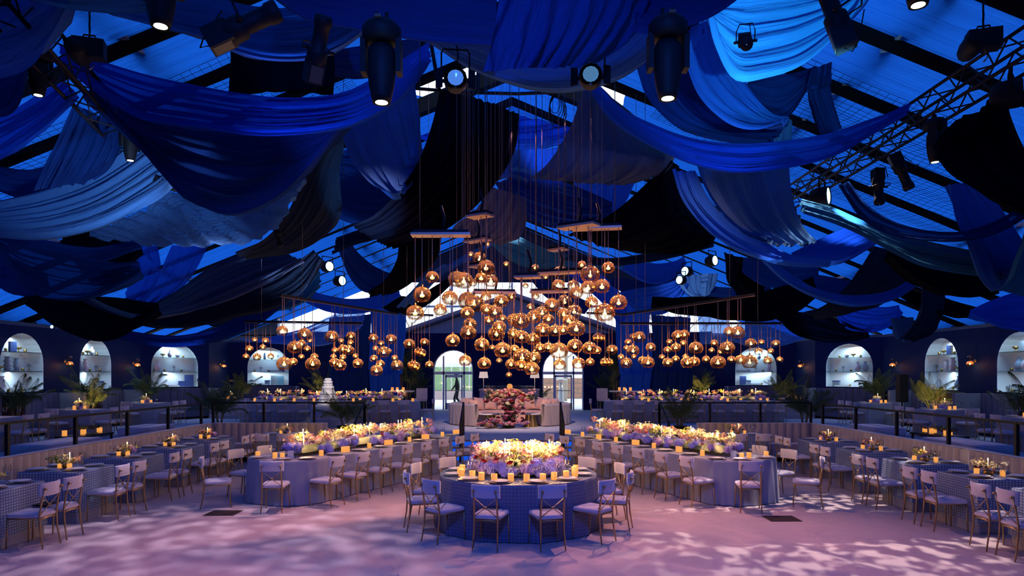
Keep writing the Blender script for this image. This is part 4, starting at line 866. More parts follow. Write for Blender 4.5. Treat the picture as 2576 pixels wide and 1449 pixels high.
def setting(x, y, z, dx, dy, where, glasses=2, cut=False, nap=False):
    g = where
    one('charger_plate', CHG, (x,y,z), 'grey charger plate laid '+where, 'plate', 'chargers '+g)
    one('dinner_plate', PLT, (x,y,z+.002), 'round pale dinner plate stacked on its charger '+where, 'plate', 'plates '+g)
    a = math.atan2(-dx,dy)
    for k in range(glasses):
        px, py = x+dx*(.24+.03*k)+dy*(.06+.085*k), y+dy*(.24+.03*k)-dx*(.06+.085*k)
        one('wine_glass', GLS, (px,py,z), 'stemmed clear wine glass set '+where, 'glass', 'glasses '+g, 0, random.uniform(.92,1.12))
    if cut:
        for me, s, nm in ((FRK,-1,'fork'),(KNF,1,'knife')):
            one('table_'+nm, me, (x+s*dy*.20,y-s*dx*.20,z+.001), 'steel dinner %s beside a plate %s' % (nm, where), nm, nm+'s '+g, a)
def votive(x, y, z, where, sc=1):
    t = thing('votive_candle', 'glowing amber glass votive candle '+where, 'candle', (x,y,z), 0, 'votives '+where, sc)
    obj('glass_cup', VOT, t); obj('flame', VFL, t)
def taper(x, y, z, h, where, w=0):
    t = thing('taper_candle', 'slim lit taper candle '+where, 'candle', (x,y,z), 0, 'tapers '+where)
    obj('candle_stick', TAP, t, sc=(1,1,h)); obj('flame', TFL, t, (0,0,h+.004))
    if w: lamp('POINT', 'candle_light', (x,y,z+h+.05), power=w, col=(1,.60,.24), radius=.03)
# ---------------------------------------------------------------- flowers
def fib(n, lo=-.2):
    for k in range(n):
        z = 1-(1-lo)*(k+.5)/n; r = math.sqrt(max(0,1-z*z)); a = 2.39996*k; yield Vector((r*math.cos(a), r*math.sin(a), z))
def m_hyd(matn):
    m = MB().ball((0,0,0), .72, 7, 5)
    for d in fib(54):
        u = d.orthogonal().normalized(); w = d.cross(u); a = random.random()*6; u, w = u*math.cos(a)+w*math.sin(a), w*math.cos(a)-u*math.sin(a)
        c = d*random.uniform(.88,1.05)
        for e in (u, w, -u, -w): f = e.cross(d); m.poly([c, c+e*.15+f*.07, c+e*.2+d*.03, c+e*.15-f*.07])
    return m.mesh('hydrangea', matn, False)
def m_rose(matn):
    m = MB(); 
    for r, h, n, o in ((.30,.72,7,0),(.55,.66,9,.3),(.80,.52,10,.7),(1.0,.34,11,.2)):
        for k in range(n):
            a = 2*PI*k/n+o; b = a+2*PI/n*1.25
            p = [Vector((r*.45*math.cos(a),r*.45*math.sin(a),-.1)), Vector((r*.45*math.cos(b),r*.45*math.sin(b),-.1)), Vector((r*math.cos(b),r*math.sin(b),h)), Vector((r*1.06*math.cos((a+b)/2),r*1.06*math.sin((a+b)/2),h+.08)), Vector((r*math.cos(a),r*math.sin(a),h))]
            m.poly(p)
    m.ball((0,0,.35), .26, 6, 4); return m.mesh('rose', matn, False)
def m_spray(matn, n=13):
    m = MB()
    for k in range(n):
        d = Vector((random.uniform(-1,1),random.uniform(-1,1),random.uniform(.35,1.3))).normalized(); L = random.uniform(.6,1.15); c = d*L
        m.tube([(0,0,0), c], .014, 3, False); u = d.orthogonal().normalized(); w = d.cross(u)
        for j in range(5):
            a = 2*PI*j/5; e = u*math.cos(a)+w*math.sin(a); f = e.cross(d); m.poly([c, c+e*.14+f*.07+d*.05, c+e*.23+d*.08, c+e*.14-f*.07+d*.05])
    return m.mesh('blossom_spray', matn, False)
def m_leaf(matn, n=12):
    m = MB()
    for k in range(n):
        d = Vector((random.uniform(-1,1),random.uniform(-1,1),random.uniform(.1,1.1))).normalized(); s = d.cross(Vector((0,0,1))).normalized()*.11; L = random.uniform(.7,1.3)
        m.poly([(0,0,0), d*L*.45+s, d*L, d*L*.45-s]); m.tube([(0,0,0), d*L*.5], .012, 3, False)
    return m.mesh('leaf_sprig', matn, False)
HYD = [m_hyd('hydrangea'), m_hyd('hydrangea'), m_hyd('hydrangea_mauve')]
ROS = {c: m_rose('blossom_'+c) for c in ('cream','peach','pink','red','wine','mauve')}
SPR = [m_spray('blossom_cream'), m_spray('blossom_cream'), m_spray('leaf_lime'), m_spray('blossom_peach'), m_spray('blossom_pink')]
LEF = [m_leaf('leaf'), m_leaf('leaf_lime')]
def rr(): return (random.uniform(-.5,.5), random.uniform(-.5,.5), random.random()*6)
def flowers(t, pos, nh, nr, ns, nl, s=1.0, cols=('cream','peach','pink','red','cream','peach')):
    """pos(v) -> local point at height share v in 0..1"""
    for k in range(nh): obj('hydrangea', random.choice(HYD), t, pos(random.uniform(.05,.40)), rr(), s*random.uniform(.075,.105))
    for k in range(nr): obj('rose', ROS[random.choice(cols)], t, pos(random.uniform(.4,.75)), rr(), s*random.uniform(.034,.052))
    for k in range(ns): obj('blossom_spray', random.choice(SPR), t, pos(random.uniform(.55,.9)), rr(), s*random.uniform(.09,.14))
    for k in range(nl): obj('leaf_sprig', random.choice(LEF), t, pos(random.uniform(.3,.8)), rr(), s*random.uniform(.07,.13))
def runner(label, group, P, Q, z, hw, h, nh, nr, ns, nl, where, ncan, w, zc):
    P = Vector(P); Q = Vector(Q); d = Q-P; L = d.length; d.normalize(); n = Vector((-d.y,d.x)); t = thing('flower_runner', label, 'flowers', (P.x,P.y,z), 0, group)
    def pos(v):
        s = random.uniform(0,L); e = hw*math.sqrt(max(0,1-v*v*.8))*random.choice((random.uniform(-1,1),random.choice((-1,1))*random.uniform(.6,1)))
        if s < .25 or s > L-.25: e *= .75
        return (d.x*s+n.x*e, d.y*s+n.y*e, .05+h*v*random.uniform(.8,1.1))
    MB().grid([[(d.x*s+n.x*e*hw, d.y*s+n.y*e*hw, .02+.5*h*(1-e*e)) for e in (-.8,-.4,0,.4,.8)] for s in (.05,L*.33,L*.66,L-.05)]).build('foliage_bed', 'leaf', t)
    flowers(t, pos, nh, nr, ns, nl)
    for k in range(ncan):
        s = L*(k+.5)/ncan+random.uniform(-.1,.1); e = random.uniform(-.4,.4)*hw; x, y = P.x+d.x*s+n.x*e, P.y+d.y*s+n.y*e
        taper(x, y, z+.02, h+zc+random.uniform(-.04,.06), where, w)
    return t
# ---------------------------------------------------------------- the round table
RX, RY = .09, 10.2
table('round table in a blue square-patterned cloth, ringed by twelve chairs', '', 1.17, 1.17, 1.17, (RX,RY,0), 0, cm='round_cloth', fold=.62, amp=.045, flare=.10)
wr = 'on the round table'
t = thing('flower_ring', 'dense round mound of flowers crowded with burning tapers', 'flowers', (RX,RY+.05,.76))
def pos(v): a = random.random()*2*PI; r = .66*math.sqrt(random.uniform(.25,1))*(1-.25*v); return (r*math.cos(a), r*math.sin(a), .05+.34*v*random.uniform(.8,1.1))
def posr(v): a = random.random()*2*PI; r = .66*random.uniform(.9,1.06)*(1-.14*v); return (r*math.cos(a), r*math.sin(a), .05+.34*v*random.uniform(.8,1.1))
MB().lathe([(.56,.02),(.52,.12),(.40,.18),(.02,.22)],24).build('foliage_bed', 'leaf', t)
flowers(t, posr, 60, 24, 14, 12); flowers(t, pos, 6, 30, 70, 18)
for c, a in (('red',-100),('red',-72),('red',-140),('pink',-120)): obj('rose', ROS[c], t, (.66*math.cos(math.radians(a)), .66*math.sin(math.radians(a)), .21), rr(), .055)
for k in range(16):
    a = 2*PI*k/16; r = .18+.34*(k % 2); taper(RX+r*math.cos(a), RY+.05+r*math.sin(a), .78, .34+.07*random.random(), 'in the round mound of flowers', 13 if k % 2 else 6)
for k in range(14):
    a = math.radians(-90+(k-6.5)*14.5); r = .84+.03*(k % 3); votive(RX+r*math.cos(a), RY+r*math.sin(a), .76, wr, 1.15)
    if k % 2 == 0: lamp('POINT', 'votive_light', (RX+r*math.cos(a), RY+r*math.sin(a), .90), power=2.2, col=(1,.55,.2), radius=.03)
for k in range(12):
    a = math.radians(-90+15+30*k); ca, sa = math.cos(a), math.sin(a)
    chair(RX+1.42*ca, RY+1.42*sa, -ca, -sa, 'pale velvet chair with gold legs drawn up to the round table', 'round table chairs')
    setting(RX+.97*ca, RY+.97*sa, .76, -ca, -sa, wr, 3, True)
# ---------------------------------------------------------------- the two long tables
ORD8 = ['eighth','seventh','sixth','fifth','fourth','third','second','first']
U = Vector((.425,.905)); NI = Vector((.905,-.425)); C0 = Vector((-4.22,11.62)); LL = 5.5
def lp(s, e, sx): p = C0+U*s+NI*e; return (p.x if sx < 0 else -p.x, p.y)
for sx in (-1,1):
    fx = 1 if sx < 0 else -1; c = lp(LL/2,0,sx)
    table('long round-ended table in plain grey cloth slanting toward the steps', '', .74, LL/2, .60, (c[0],c[1],0), -math.atan2(U.x*fx,U.y), group='long slanting tables', fold=.17, amp=.03, flare=.05)
    wl = 'on a long grey table'
    runner('long bank of lilac hydrangea and glowing blossoms down a slanting table', 'lower flower runners', lp(.55,.02,sx), lp(LL-.35,.02,sx), .76, .36, .30, 78, 46, 96, 26, 'in a long flower bank', 12, 11, .04)
    ni = Vector((NI.x*fx, NI.y)); u = Vector((U.x*fx, U.y))
    for k in range(8):
        s = .44+.70*k; p = lp(s,.97,sx); chair(p[0],p[1],-ni.x,-ni.y,'%s pale velvet chair along the aisle side of a long grey table' % ORD8[k],'long table aisle chairs '+ORD8[k])
        q = lp(s,.55,sx); setting(q[0],q[1],.76,-ni.x,-ni.y,wl,1)
        for e in ((.30,.12,.40) if k % 2 else (.35,)):
            v = lp(s+.36+e*.3,.45+.1*(e-.3),sx); votive(v[0]+random.uniform(-.02,.02),v[1],.76,wl,1.1)
        if k < 6: p = lp(s+.05,-.97,sx); chair(p[0],p[1],ni.x,ni.y,'pale velvet chair on the banquette side of a long grey table','long table outer chairs')
    p = lp(-.26,.50,sx); chair(p[0],p[1],-.15*fx,1,'pale velvet chair at the aisle corner of a long grey table end','long table end chairs')
    p = lp(-.42,-.62,sx); chair(p[0],p[1],1*fx,.35,'pale velvet chair at the outer corner of a long grey table end','long table outer end chairs')
    for e in (.25,-.3): q = lp(.18,e,sx); setting(q[0],q[1],.76,u.x,u.y,wl,1)
    for e in (-.05,.12,-.45): q = lp(.30,e,sx); votive(q[0],q[1],.76,wl,1.1)
    q = lp(.36,.25,sx); k = one('place_card', MB().box((-.05,-.004,0),(.05,.004,.14)).mesh('place_card','paper',False), (q[0],q[1],.76), 'white table card standing at the end of the flower bank', 'card', 'table cards', .2)
# ---------------------------------------------------------------- banquette tables
ORD = ['first','second','third','fourth','fifth']
CHAN = MB().grid([[(x, -.05-.045*math.sin(PI*(x+.1)/.2), z) for x in (-.1,-.09,-.06,-.02,.02,.06,.09,.1)] for z in (.42,.80,.90,.935,.95)]).grid([[(-.1,-.05,.95),(.1,-.05,.95)],[(-.1,.06,.95),(.1,.06,.95)]]).mesh('channel_panel','banquette')
def smallflowers(x, y, z, where, label, group, w=2.2, big=1.0):
    t = thing('table_flowers', label, 'flowers', (x,y,z), 0, group)
    def ps(v): return (random.uniform(-.13,.13)*big, random.uniform(-.20,.20)*big, .04+.10*v)
    MB().lathe([(.05,0),(.07,.03),(.06,.06)],10,capb=True).build('bowl', 'brass', t)
    flowers(t, ps, 1, 8, 6, 6, .8, ('cream','peach','wine','pink','mauve','cream'))
    for dx, dy in ((-.14,.05),(.12,-.12)): votive(x+dx,y+dy,z,where,.95)
    taper(x+.02, y+.04, z, .20, where, w)
for sx in (-1,1):
    ys = [8.55,10.2,11.8,13.45,15.05] if sx < 0 else [7.95,9.5,11.05,12.75,14.55]
    for i, y0 in enumerate(ys):
        o = ORD[4-i]; wb = 'on the %s checked table from the steps' % o
        table('%s checked banquette table counting from the steps' % o, '', .46, .47, .03, (sx*6.95,y0+.47,0), 0, cm='check_cloth', group='checked tables '+o, fold=.9, amp=.012, flare=.03, hem=.15, under='skirt')
        for dy in (.24,.72):
            chair(sx*6.23,y0+dy+.08,-(-sx)*1,0,'velvet chair %s the steps at the %s checked table from them' % ('farther from' if dy < .5 else 'nearer', o),'checked table chairs '+o+str(dy))
            setting(sx*6.68,y0+dy,.76,sx,0,wb,2); setting(sx*7.26,y0+dy,.76,-sx,0,wb,1)
        smallflowers(sx*6.96,y0+.47,.76,wb,'small posy with dark red blooms '+wb,'checked table posies '+o,2.6)
    b = thing('channel_banquette', 'long channel-tufted taupe banquette turning a corner below the railing'+SIDE[sx], 'sofa', (0,0,0), 0, 'channel banquettes')
    MB().box((sx*7.84,7.0,.12),(sx*7.45,17.7,.45)).build('seat', 'banquette', b, False); MB().box((sx*7.55,17.2,.12),(sx*4.9,17.75,.45)).build('seat', 'banquette', b, False)
    MB().box((sx*7.98,7.0,0),(sx*7.84,17.95,.94)).build('back_board', 'banquette', b, False); MB().box((sx*7.9,17.8,0),(sx*4.85,17.95,.94)).build('back_board', 'banquette', b, False)
    for k in range(53): obj('channel_panel', CHAN, b, (sx*7.80,7.1+k*.2,0), (0,0,PI/2*(-1 if sx > 0 else 1)))
    for k in range(14): obj('channel_panel', CHAN, b, (sx*(7.62-.2*k),17.78,0))
    # corner table at the back bench
    table('checked table before the corner of the banquette', '', .58, .42, .03, (sx*5.55,16.75,0), 0, cm='check_cloth', group='corner checked tables', fold=.9, amp=.012, flare=.03, hem=.15, under='skirt')
    wc = 'on the corner checked table'
    smallflowers(sx*5.55,16.75,.76,wc,'low wide posy on the corner checked table','corner posies',3,1.5)
    for dx in (-.28,.28):
        chair(sx*5.55+dx,16.05,0,1,'pale velvet chair before the corner checked table','corner table chairs'); setting(sx*5.55+dx,16.52,.76,0,1,wc,2)
# ---------------------------------------------------------------- tables on the raised level
ZU = UP
for sx in (-1,1):
    cx = sx*6.7
    table('long grey-clothed table set across the raised level before the pillar', '', 3.25, .70, .5, (cx,25.4,ZU), 0, group='raised long tables', fold=.24, amp=.05, flare=.05)
    runner('flower bank with candles down the raised long table', 'upper flower runners', (cx-2.75,25.35), (cx+2.75,25.35), ZU+.76, .36, .30, 52, 40, 60, 16, 'in a raised flower bank', 9, 11, .04)
    wu = 'on a raised long table'
    for k in range(9):
        x = cx-2.9+.72*k; chair(x,24.38,0,1,'%s pale chair from the lounge along a raised long table' % (ORD8[::-1]+['ninth'])[k if sx > 0 else 8-k],'raised long table chairs %d' % (k if sx > 0 else 8-k),ZU,True)
        setting(x,24.92,ZU+.76,0,1,wu,0)
        for e in (.22,.46)[:1+k % 2]: votive(x+e,24.88,ZU+.76,wu,1.25)
    chair(cx-sx*3.55,25.3,sx,0,'pale velvet chair at the end of a raised long table','raised table end chairs',ZU,True)
    for i, (x, y, lab) in enumerate(((12.3,16.0,'first'),(12.3,19.4,'second'),(12.7,23.7,'third'),(11.3,27.4,'fourth'))):
        wt = 'on the %s booth table along the navy wall' % lab
        table('navy-shaded cloth over the %s booth table along the navy wall' % lab, '', .62, .50, .04, (sx*x,y,ZU), 0, cm='cloth_grey', group='booth tables '+lab, fold=.7, amp=.02, flare=.03)
        for dy in (-.27,.27): chair(sx*(x-.92),y+dy,sx,0,'pale chair at the %s booth table along the navy wall' % lab,'booth chairs '+lab,ZU,True)
        if i < 3: chair(sx*(x+.1),y-.80,0,1,'pale chair on the railing side of the %s booth table' % lab,'booth front chairs '+lab,ZU,True)
        t = thing('table_flowers', 'glowing posy '+wt, 'flowers', (sx*x,y,ZU+.76), 0, 'booth posies '+lab)
        flowers(t, lambda v: (random.uniform(-.1,.1), random.uniform(-.1,.1), .03+.12*v), 2, 5, 5, 3); MB().lathe([(.05,0),(.06,.05)],8,capb=True).build('bowl','brass',t)
        for dx, dy in ((-.2,.1),(.22,-.1),(.0,-.22)): votive(sx*x+dx,y+dy,ZU+.76,wt,1.1)
        taper(sx*x,y,ZU+.76,.28,wt,5)
        for k in range(10): one('wine_glass', GLS, (sx*x-.5+(k % 5)*.25+random.uniform(-.04,.04), y-.36+.6*(k//5)+random.uniform(-.05,.05), ZU+.76), 'stemmed clear wine glass set '+wt, 'glass', 'glasses '+wt, 0, 1.15)
        for dx, dy in ((-.3,-.3),(.3,-.3),(-.4,.25)): one('dinner_plate', PLT, (sx*x+dx,y+dy,ZU+.761), 'round pale dinner plate '+wt, 'plate', 'plates '+wt)
    # ottomans and the low table behind the railing
    for (x, y, L), lab in (((9.1,13.7,.85),'long blue-grey velvet ottoman behind the railing posts'),((9.4,17.6,.7),'low blue-grey velvet ottoman past the candle table')):
        o = thing('velvet_ottoman', lab, 'ottoman', (sx*x,y,ZU), 0, 'ottomans '+lab[:4])
        rbox(.42,L,.06,.42,.12,5,1,.02).build('cushion', 'velvet', o); rbox(.36,L-.06,0,.06,.05,3).build('plinth', 'black_plastic', o)
    o = thing('low_table', 'low dark table of candles and dusky roses behind the railing', 'table', (sx*9.75,15.6,ZU), 0, 'low candle tables')
    MB().box((-.3,-.6,.36),(.3,.6,.40)).build('top', 'black_plastic', o, False)
    for a in (-1,1):
        for b in (-1,1): MB().box((a*.27-.02,b*.55-.02,0),(a*.27+.02,b*.55+.02,.36)).build('leg', 'black_metal', o, False)
    wl = 'on the low dark table'
    t = thing('table_flowers', 'spray of dusky roses on the low dark table', 'flowers', (sx*9.75,15.6,ZU+.40), 0, 'low table posies')
    flowers(t, lambda v: (random.uniform(-.15,.15), random.uniform(-.45,.45), .04+.14*v), 0, 16, 0, 14, 1.3, ('wine','mauve','wine','pink'))
    for dx, dy in ((-.15,-.5),(.1,-.25),(-.1,.1),(.12,.35),(0,.52)): votive(sx*9.75+dx,15.6+dy,ZU+.40,wl,1.35)
# ---------------------------------------------------------------- booths under the niches
BCH = MB().grid([[(x, -.05-.04*math.sin(PI*(x+.12)/.24), z) for x in (-.12,-.1,-.06,0,.06,.1,.12)] for z in (.40,1.0,1.16,1.19)]).grid([[(-.12,-.05,1.19),(.12,-.05,1.19)],[(-.12,.1,1.19),(.12,.1,1.19)]]).mesh('channel_panel','booth')
def booth(c, nrm, label, group, w=2.5):
    rz = math.atan2(-nrm.x, nrm.y)+PI
    b = thing('channel_booth', label, 'booth sofa', (c.x+nrm.x*.18,c.y+nrm.y*.18,UP), rz, group)    # faces local -Y
    MB().box((-w/2,-.03,0),(w/2,.12,1.18)).build('back_board', 'booth_side', b, False)
    n = int(w/.24)
    for k in range(n): obj('channel_panel', BCH, b, (-w/2+.12+k*w/n,0,0))
    MB().box((-w/2,-.60,.08),(w/2,-.04,.44)).build('seat', 'booth', b, False)
    for s in (-1,1):
        MB().box((s*w/2-.07,-.85,0),(s*w/2+.07,.12,1.19)).build('side_wing', 'booth', b, False)
        MB().box((s*(w/2+.075)-.006,-.80,.03),(s*(w/2+.075)+.006,.10,1.15)).build('wing_panel', 'booth_side', b, False)
for k, (p, nrm, d, sx) in enumerate(NICHES):
    booth(p, nrm, 'grey-blue channel-tufted booth beneath the %s lit arch' % ['first','second','third','fourth'][k % 4], 'booths '+str(k % 4))
booth(Vector((-14.2,16.3)), Vector((1,0)), 'grey-blue channel-tufted booth ahead of the arches', 'booths near'); booth(Vector((14.2,15.8)), Vector((-1,0)), 'grey-blue channel-tufted booth ahead of the arches', 'booths near')
# ---------------------------------------------------------------- niche decor
def deco(kind, p, s, label, group, rz):
    if kind in ('books','stack'):
        t = thing('book' if kind == 'books' else 'stacked_book', label, 'book', p, rz, group)
        c = random.choice(['book_navy','book_navy','book_grey','book_teal'])
        if kind == 'books': MB().box((-.12*s,-.04,0),(.12*s,.04,.34*s)).build('cover', c, t, False); MB().box((-.115*s,-.034,.005),(.125*s,.034,.335*s)).build('pages', 'paper', t, False)
        else: MB().box((-.2*s,-.12,0),(.2*s,.12,.06)).build('cover', c, t, False); MB().box((-.195*s,-.125,.008),(.205*s,.115,.052)).build('pages', 'paper', t, False)
    elif kind == 'vase':
        t = thing('vase', label, 'vase', p, rz, group); z = random.choice([0,1])
        pr = [(.05,0),(.075,.02),(.06,.08),(.085,.13),(.055,.19),(.075,.24),(.045,.30),(.06,.34)] if z else [(.04,0),(.09,.06),(.10,.14),(.07,.22),(.03,.27),(.045,.32)]
        MB().lathe([(r*s,h*s) for r,h in pr],12,capb=True).build('body', random.choice(['vase_white','vase_white','vase_blue']), t); MB().lathe([(pr[-1][0]*s,pr[-1][1]*s),(pr[-1][0]*s*1.12,pr[-1][1]*s+.012)],12).build('lip', 'vase_white', t)
    elif kind == 'bowl':
        t = thing('brass_bowl', label, 'bowl', p, rz, group); MB().lathe([(.05,0),(.015,.02),(.015,.06),(.07,.09),(.11,.14),(.105,.14),(.05,.10)],12).build('cup', 'brass', t); MB().lathe([(.001,0),(.055,0),(.05,.01)],12).build('foot', 'brass', t)
    elif kind == 'votive':
        t = thing('tealight_holder', label, 'candle holder', p, rz, group); MB().lathe([(.04,0),(.045,.09),(.04,.09),(.036,.02)],8,capb=True).build('cup', 'brass', t); MB().lathe([(.001,.02),(.034,.02)],8).build('wax', 'wax', t)
    elif kind == 'box':
        t = thing('decor_box', label, 'box', p, rz, group); MB().box((-.1*s,-.07,0),(.1*s,.07,.15*s)).build('body', random.choice(['book_navy','vase_blue','book_grey']), t, False); MB().box((-.105*s,-.075,.15*s),(.105*s,.075,.19*s)).build('lid', 'book_navy', t, False)
    elif kind == 'star':
        t = thing('starburst_ornament', label, 'ornament', p, rz, group)
        MB().lathe([(.03,0),(.01,.02),(.01,.12)],6,capb=True).build('stand', 'brass', t); m = MB()
        for d in fib(26,-1): m.tube([(0,0,.17),(d.x*.11,d.y*.11,.17+d.z*.11)], [.006,.001], 3, False)
        m.build('spikes', 'book_grey', t)
KN = ['vase','books','stack','votive','bowl','box','star','vase','books','votive']
SHN = ['floor','middle shelf','upper shelf']
for k, (p, nrm, d, sx) in enumerate(NICHES):
    rz = math.atan2(-nrm.x, nrm.y)+PI; nn = ['first','second','third','fourth'][k % 4]
    for li, z in enumerate((ZB, 2.302, 2.862)):
        w = .72 if li < 2 else .52; n = 5 if li < 2 else 4
        for j in range(n):
            s = -w+2*w*(j+.5)/n+random.uniform(-.04,.04); kd = KN[(k*3+li*4+j*3+(sx > 0)*5) % len(KN)]
            if li == 2 and kd in ('books','vase') and abs(s) > .35: kd = 'votive'
            deco(kd, (p.x+d.x*s-nrm.x*.2, p.y+d.y*s-nrm.y*.2, z+.001), random.uniform(1.05,1.4) if li < 2 else .85,
                 {'books':'upright book','stack':'flat book','vase':'pale ceramic vase','bowl':'footed brass bowl','votive':'small brass tealight holder','box':'lidded box','star':'starburst ornament'}[kd]+' on the %s of the %s arch' % (SHN[li], nn), 'arch %s %s %s' % (nn, SHN[li], kd), rz+random.uniform(-.2,.2))
# ---------------------------------------------------------------- wall sconces
def sconce(p, nrm, grp, lab):
    t = thing('globe_wall_sconce', lab, 'wall lamp', (p.x,p.y,2.62), math.atan2(-nrm.x,nrm.y), grp)       # local +Y points into the room
    MB().lathe([(.001,.02),(.05,.02),(.055,0)],10).xf(Matrix.Rotation(-PI/2,4,'X')).build('wall_plate', 'brass', t)
    MB().tube([(0,.0,.0),(0,.12,.0),(0,.16,-.06)], .010, 5).build('arm', 'brass', t)
    for z, r, f in ((.10,.07,0),(-.10,.10,1)):
        g = obj('globe', GLOBE, t, (0,.16,z), sc=r)
        if f: obj('bulb', BULB, t, (0,.16,z-.01), sc=r*1.1)
    q = Vector((p.x,p.y))+nrm*.16; lamp('POINT', 'sconce_light', (q.x,q.y,2.50), power=7, col=(1,.42,.14), radius=.03)
for sx in (-1,1):
    for (px, n, x), lab in zip(((163,(1,0),14.15),(335,(1,0),14.15)),('between the first and second arches','between the second and third arches')):
        y = x*F/(CX-px) if sx < 0 else {163:20.85,335:25.1}[px]; sconce(Vector((sx*x,y)), Vector((-sx,0)), 'sconces '+lab, 'smoked globe sconce glowing on the navy wall '+lab)
    sconce(Vector((sx*12.48,29.2)), Vector((-sx,-.08)).normalized(), 'sconces far', 'smoked globe sconce glowing on the navy wall between the third and fourth arches')
# ---------------------------------------------------------------- palms and greenery
def m_frond(L=1.0, n=26, droop=.55, wd=.27):
    m = MB(); P = []
    for k in range(n+1):
        s = k/n; P.append(Vector((0, L*(s-.18*s*s), L*(.95*s-droop*s*s))))
    m.tube(P, [.010*(1-.8*k/n) for k in range(n+1)], 3, False)
    for k in range(3, n+1):
        s = k/n; T = (P[k]-P[k-1]).normalized()
        for sx in (-1,1):
            l = wd*L*(math.sin(PI*min(1,.18+.82*s)**.8)*.9+.12); d = (Vector((sx,0,0))*.8+T*.75+Vector((0,0,-.25))).normalized(); w = T*.011*L
            a = P[k]; b = a+d*l*.5+Vector((0,0,.02*L)); c = a+d*l+Vector((0,0,-.06*L))
            m.poly([a, b-w, c, b+w])
    return m.mesh('frond', 'palm_leaf', False)
FR = [m_frond(1,26,.42), m_frond(1,26,.70), m_frond(1,24,.22)]
def palm(x, y, z, h, n, label, group=None, pot=True, up=None, stems=4, L=.7, spread=.55):
    """h: height of the bare stems, L: frond length"""
    t = thing('potted_palm', label, 'palm', (x,y,z), random.random()*6, group)
    z0 = .34 if pot else 0
    if pot: MB().lathe([(.16,0),(.20,.30),(.22,.34),(.18,.34),(.17,.30)],12,capb=True).build('pot', 'black_plastic', t)
    tops = []
    for k in range(stems):
        a = 2*PI*k/stems; r = .05; q = (r*math.cos(a)*2.5, r*math.sin(a)*2.5, max(z0, h*random.uniform(.7,1.05))); tops.append(q)
        MB().tube([(r*math.cos(a),r*math.sin(a),z0*.9), q], [.024,.014], 5).build('stem', 'palm_stem', t)
    for k in range(n):
        q = tops[k % stems]
        obj('frond', random.choice(FR), t, (q[0],q[1],q[2]*random.uniform(.8,1)), (random.uniform(.25-spread,.25+spread*.6), random.uniform(-.2,.2), 2*PI*k/n+random.uniform(-.3,.3)), L*random.uniform(.7,1.05))
    if up: lamp('SPOT', 'palm_uplight', up[0], up[1], up[2]*6, (1,.50,.14), .05, 85, .8)
for px, D, sc, hh, lab in ((545,19.2,1,.75,'dark leafy palm standing behind the cross railing'),(862,18.7,1,.70,'dark leafy palm at the top of the steps')):
    for sx in (-1,1):
        x = (px-CX)/F*D; palm(x*-sx, D+.2, UP, hh, 34, lab, 'palms '+lab[-8:], L=.98 if px == 545 else .88)
for px, D, hh, w, lab in ((200,19.9,1.15,20,'uplit palm between the first and second arches'),(362,25.3,1.25,26,'uplit palm between the second and third arches'),(567,29.0,1.2,3,'dim palm between the third and fourth arches'),(808,30.6,1.4,26,'uplit palm past the fourth arch')):
    for sx in (-1,1):
        x = (px-CX)/F*D*-sx; x = max(-13.6,min(13.6,x)); y = {200:21.3,362:24.6,567:28.9,808:30.5}[px]; x = sx*min(abs((px-CX)/F*y), 13.15 if px != 567 else 11.5)
        palm(x, y, UP, hh, 26, lab, 'palms '+lab[-14:], L=1.0, up=((x-sx*.35,y-.45,UP+.35),(x,y,UP+1.7),w))
palm(-13.1,18.0,UP,1.1,26,'large dark palm beside the booth ahead of the arches','palms near',L=.95); palm(13.1,17.4,UP,1.1,26,'large dark palm beside the booth ahead of the arches','palms near',L=.95)
for sx in (-1,1):
    for (x,y,h,n), lab in zip(((4.75,31.5,2.2,30),(4.3,30.9,1.2,28),(5.2,31.9,2.9,26)),('tall areca palm against the end wall beside the arched door','bushy palm in front of the taller areca beside the arched door','tallest areca palm tucked behind the pillar curtain')):
        palm(sx*x,y,UP,h,n,lab,'end palms '+str(n)+str(y),False,stems=5, L=1.0, up=((sx*5.2,30.4,UP+.3),(sx*4.9,31.8,UP+2.2),9) if n == 26 else None)
    t = thing('fern_bush', 'low green fern at the foot of the end wall palms', 'fern', (sx*4.15,30.2,UP), 0, 'ferns')
    MB().lathe([(.12,0),(.16,.24),(.14,.24)],10,capb=True).build('pot', 'rattan', t)
    for k in range(18): obj('frond', FR[1], t, (0,0,.22), (random.uniform(.1,.6),0,2*PI*k/18), .62)
    for k in range(2):
        b = palm(sx*(.45+.75*k)+.1,32.2,UP,.9,14,'dark palm behind the bar against the navy wall','bar palms',True,stems=3)
# ---------------------------------------------------------------- lounge
SX, SY = -.08, 24.35
sf = thing('curved_lounge_sofa', 'C-shaped peach velvet sofa with taupe outer back around the big bouquet', 'sofa', (SX,SY,UP))
def arc_sweep(prof, a0, a1, n=40):
    return [[(r*math.cos(a0+(a1-a0)*k/n), r*.86*math.sin(a0+(a1-a0)*k/n), z) for r, z in prof] for k in range(n+1)]
A0, A1 = math.radians(-56), math.radians(236)
def swept(prof, name, m, a0=A0, a1=A1):
    b = MB().grid(arc_sweep(prof, a0, a1)); k = len(prof); b.f.append(tuple(range(k))); b.f.append(tuple(reversed(range(len(b.v)-k, len(b.v))))); return b.build(name, m, sf)
swept([(2.12,.02),(2.16,.12),(2.16,.66),(2.10,.74),(1.98,.76),(1.90,.72),(1.88,.42),(1.88,.02)], 'back', 'taupe')
swept([(1.89,.04),(1.89,.36),(1.85,.40),(1.18,.40),(1.13,.36),(1.13,.04)], 'seat', 'peach')
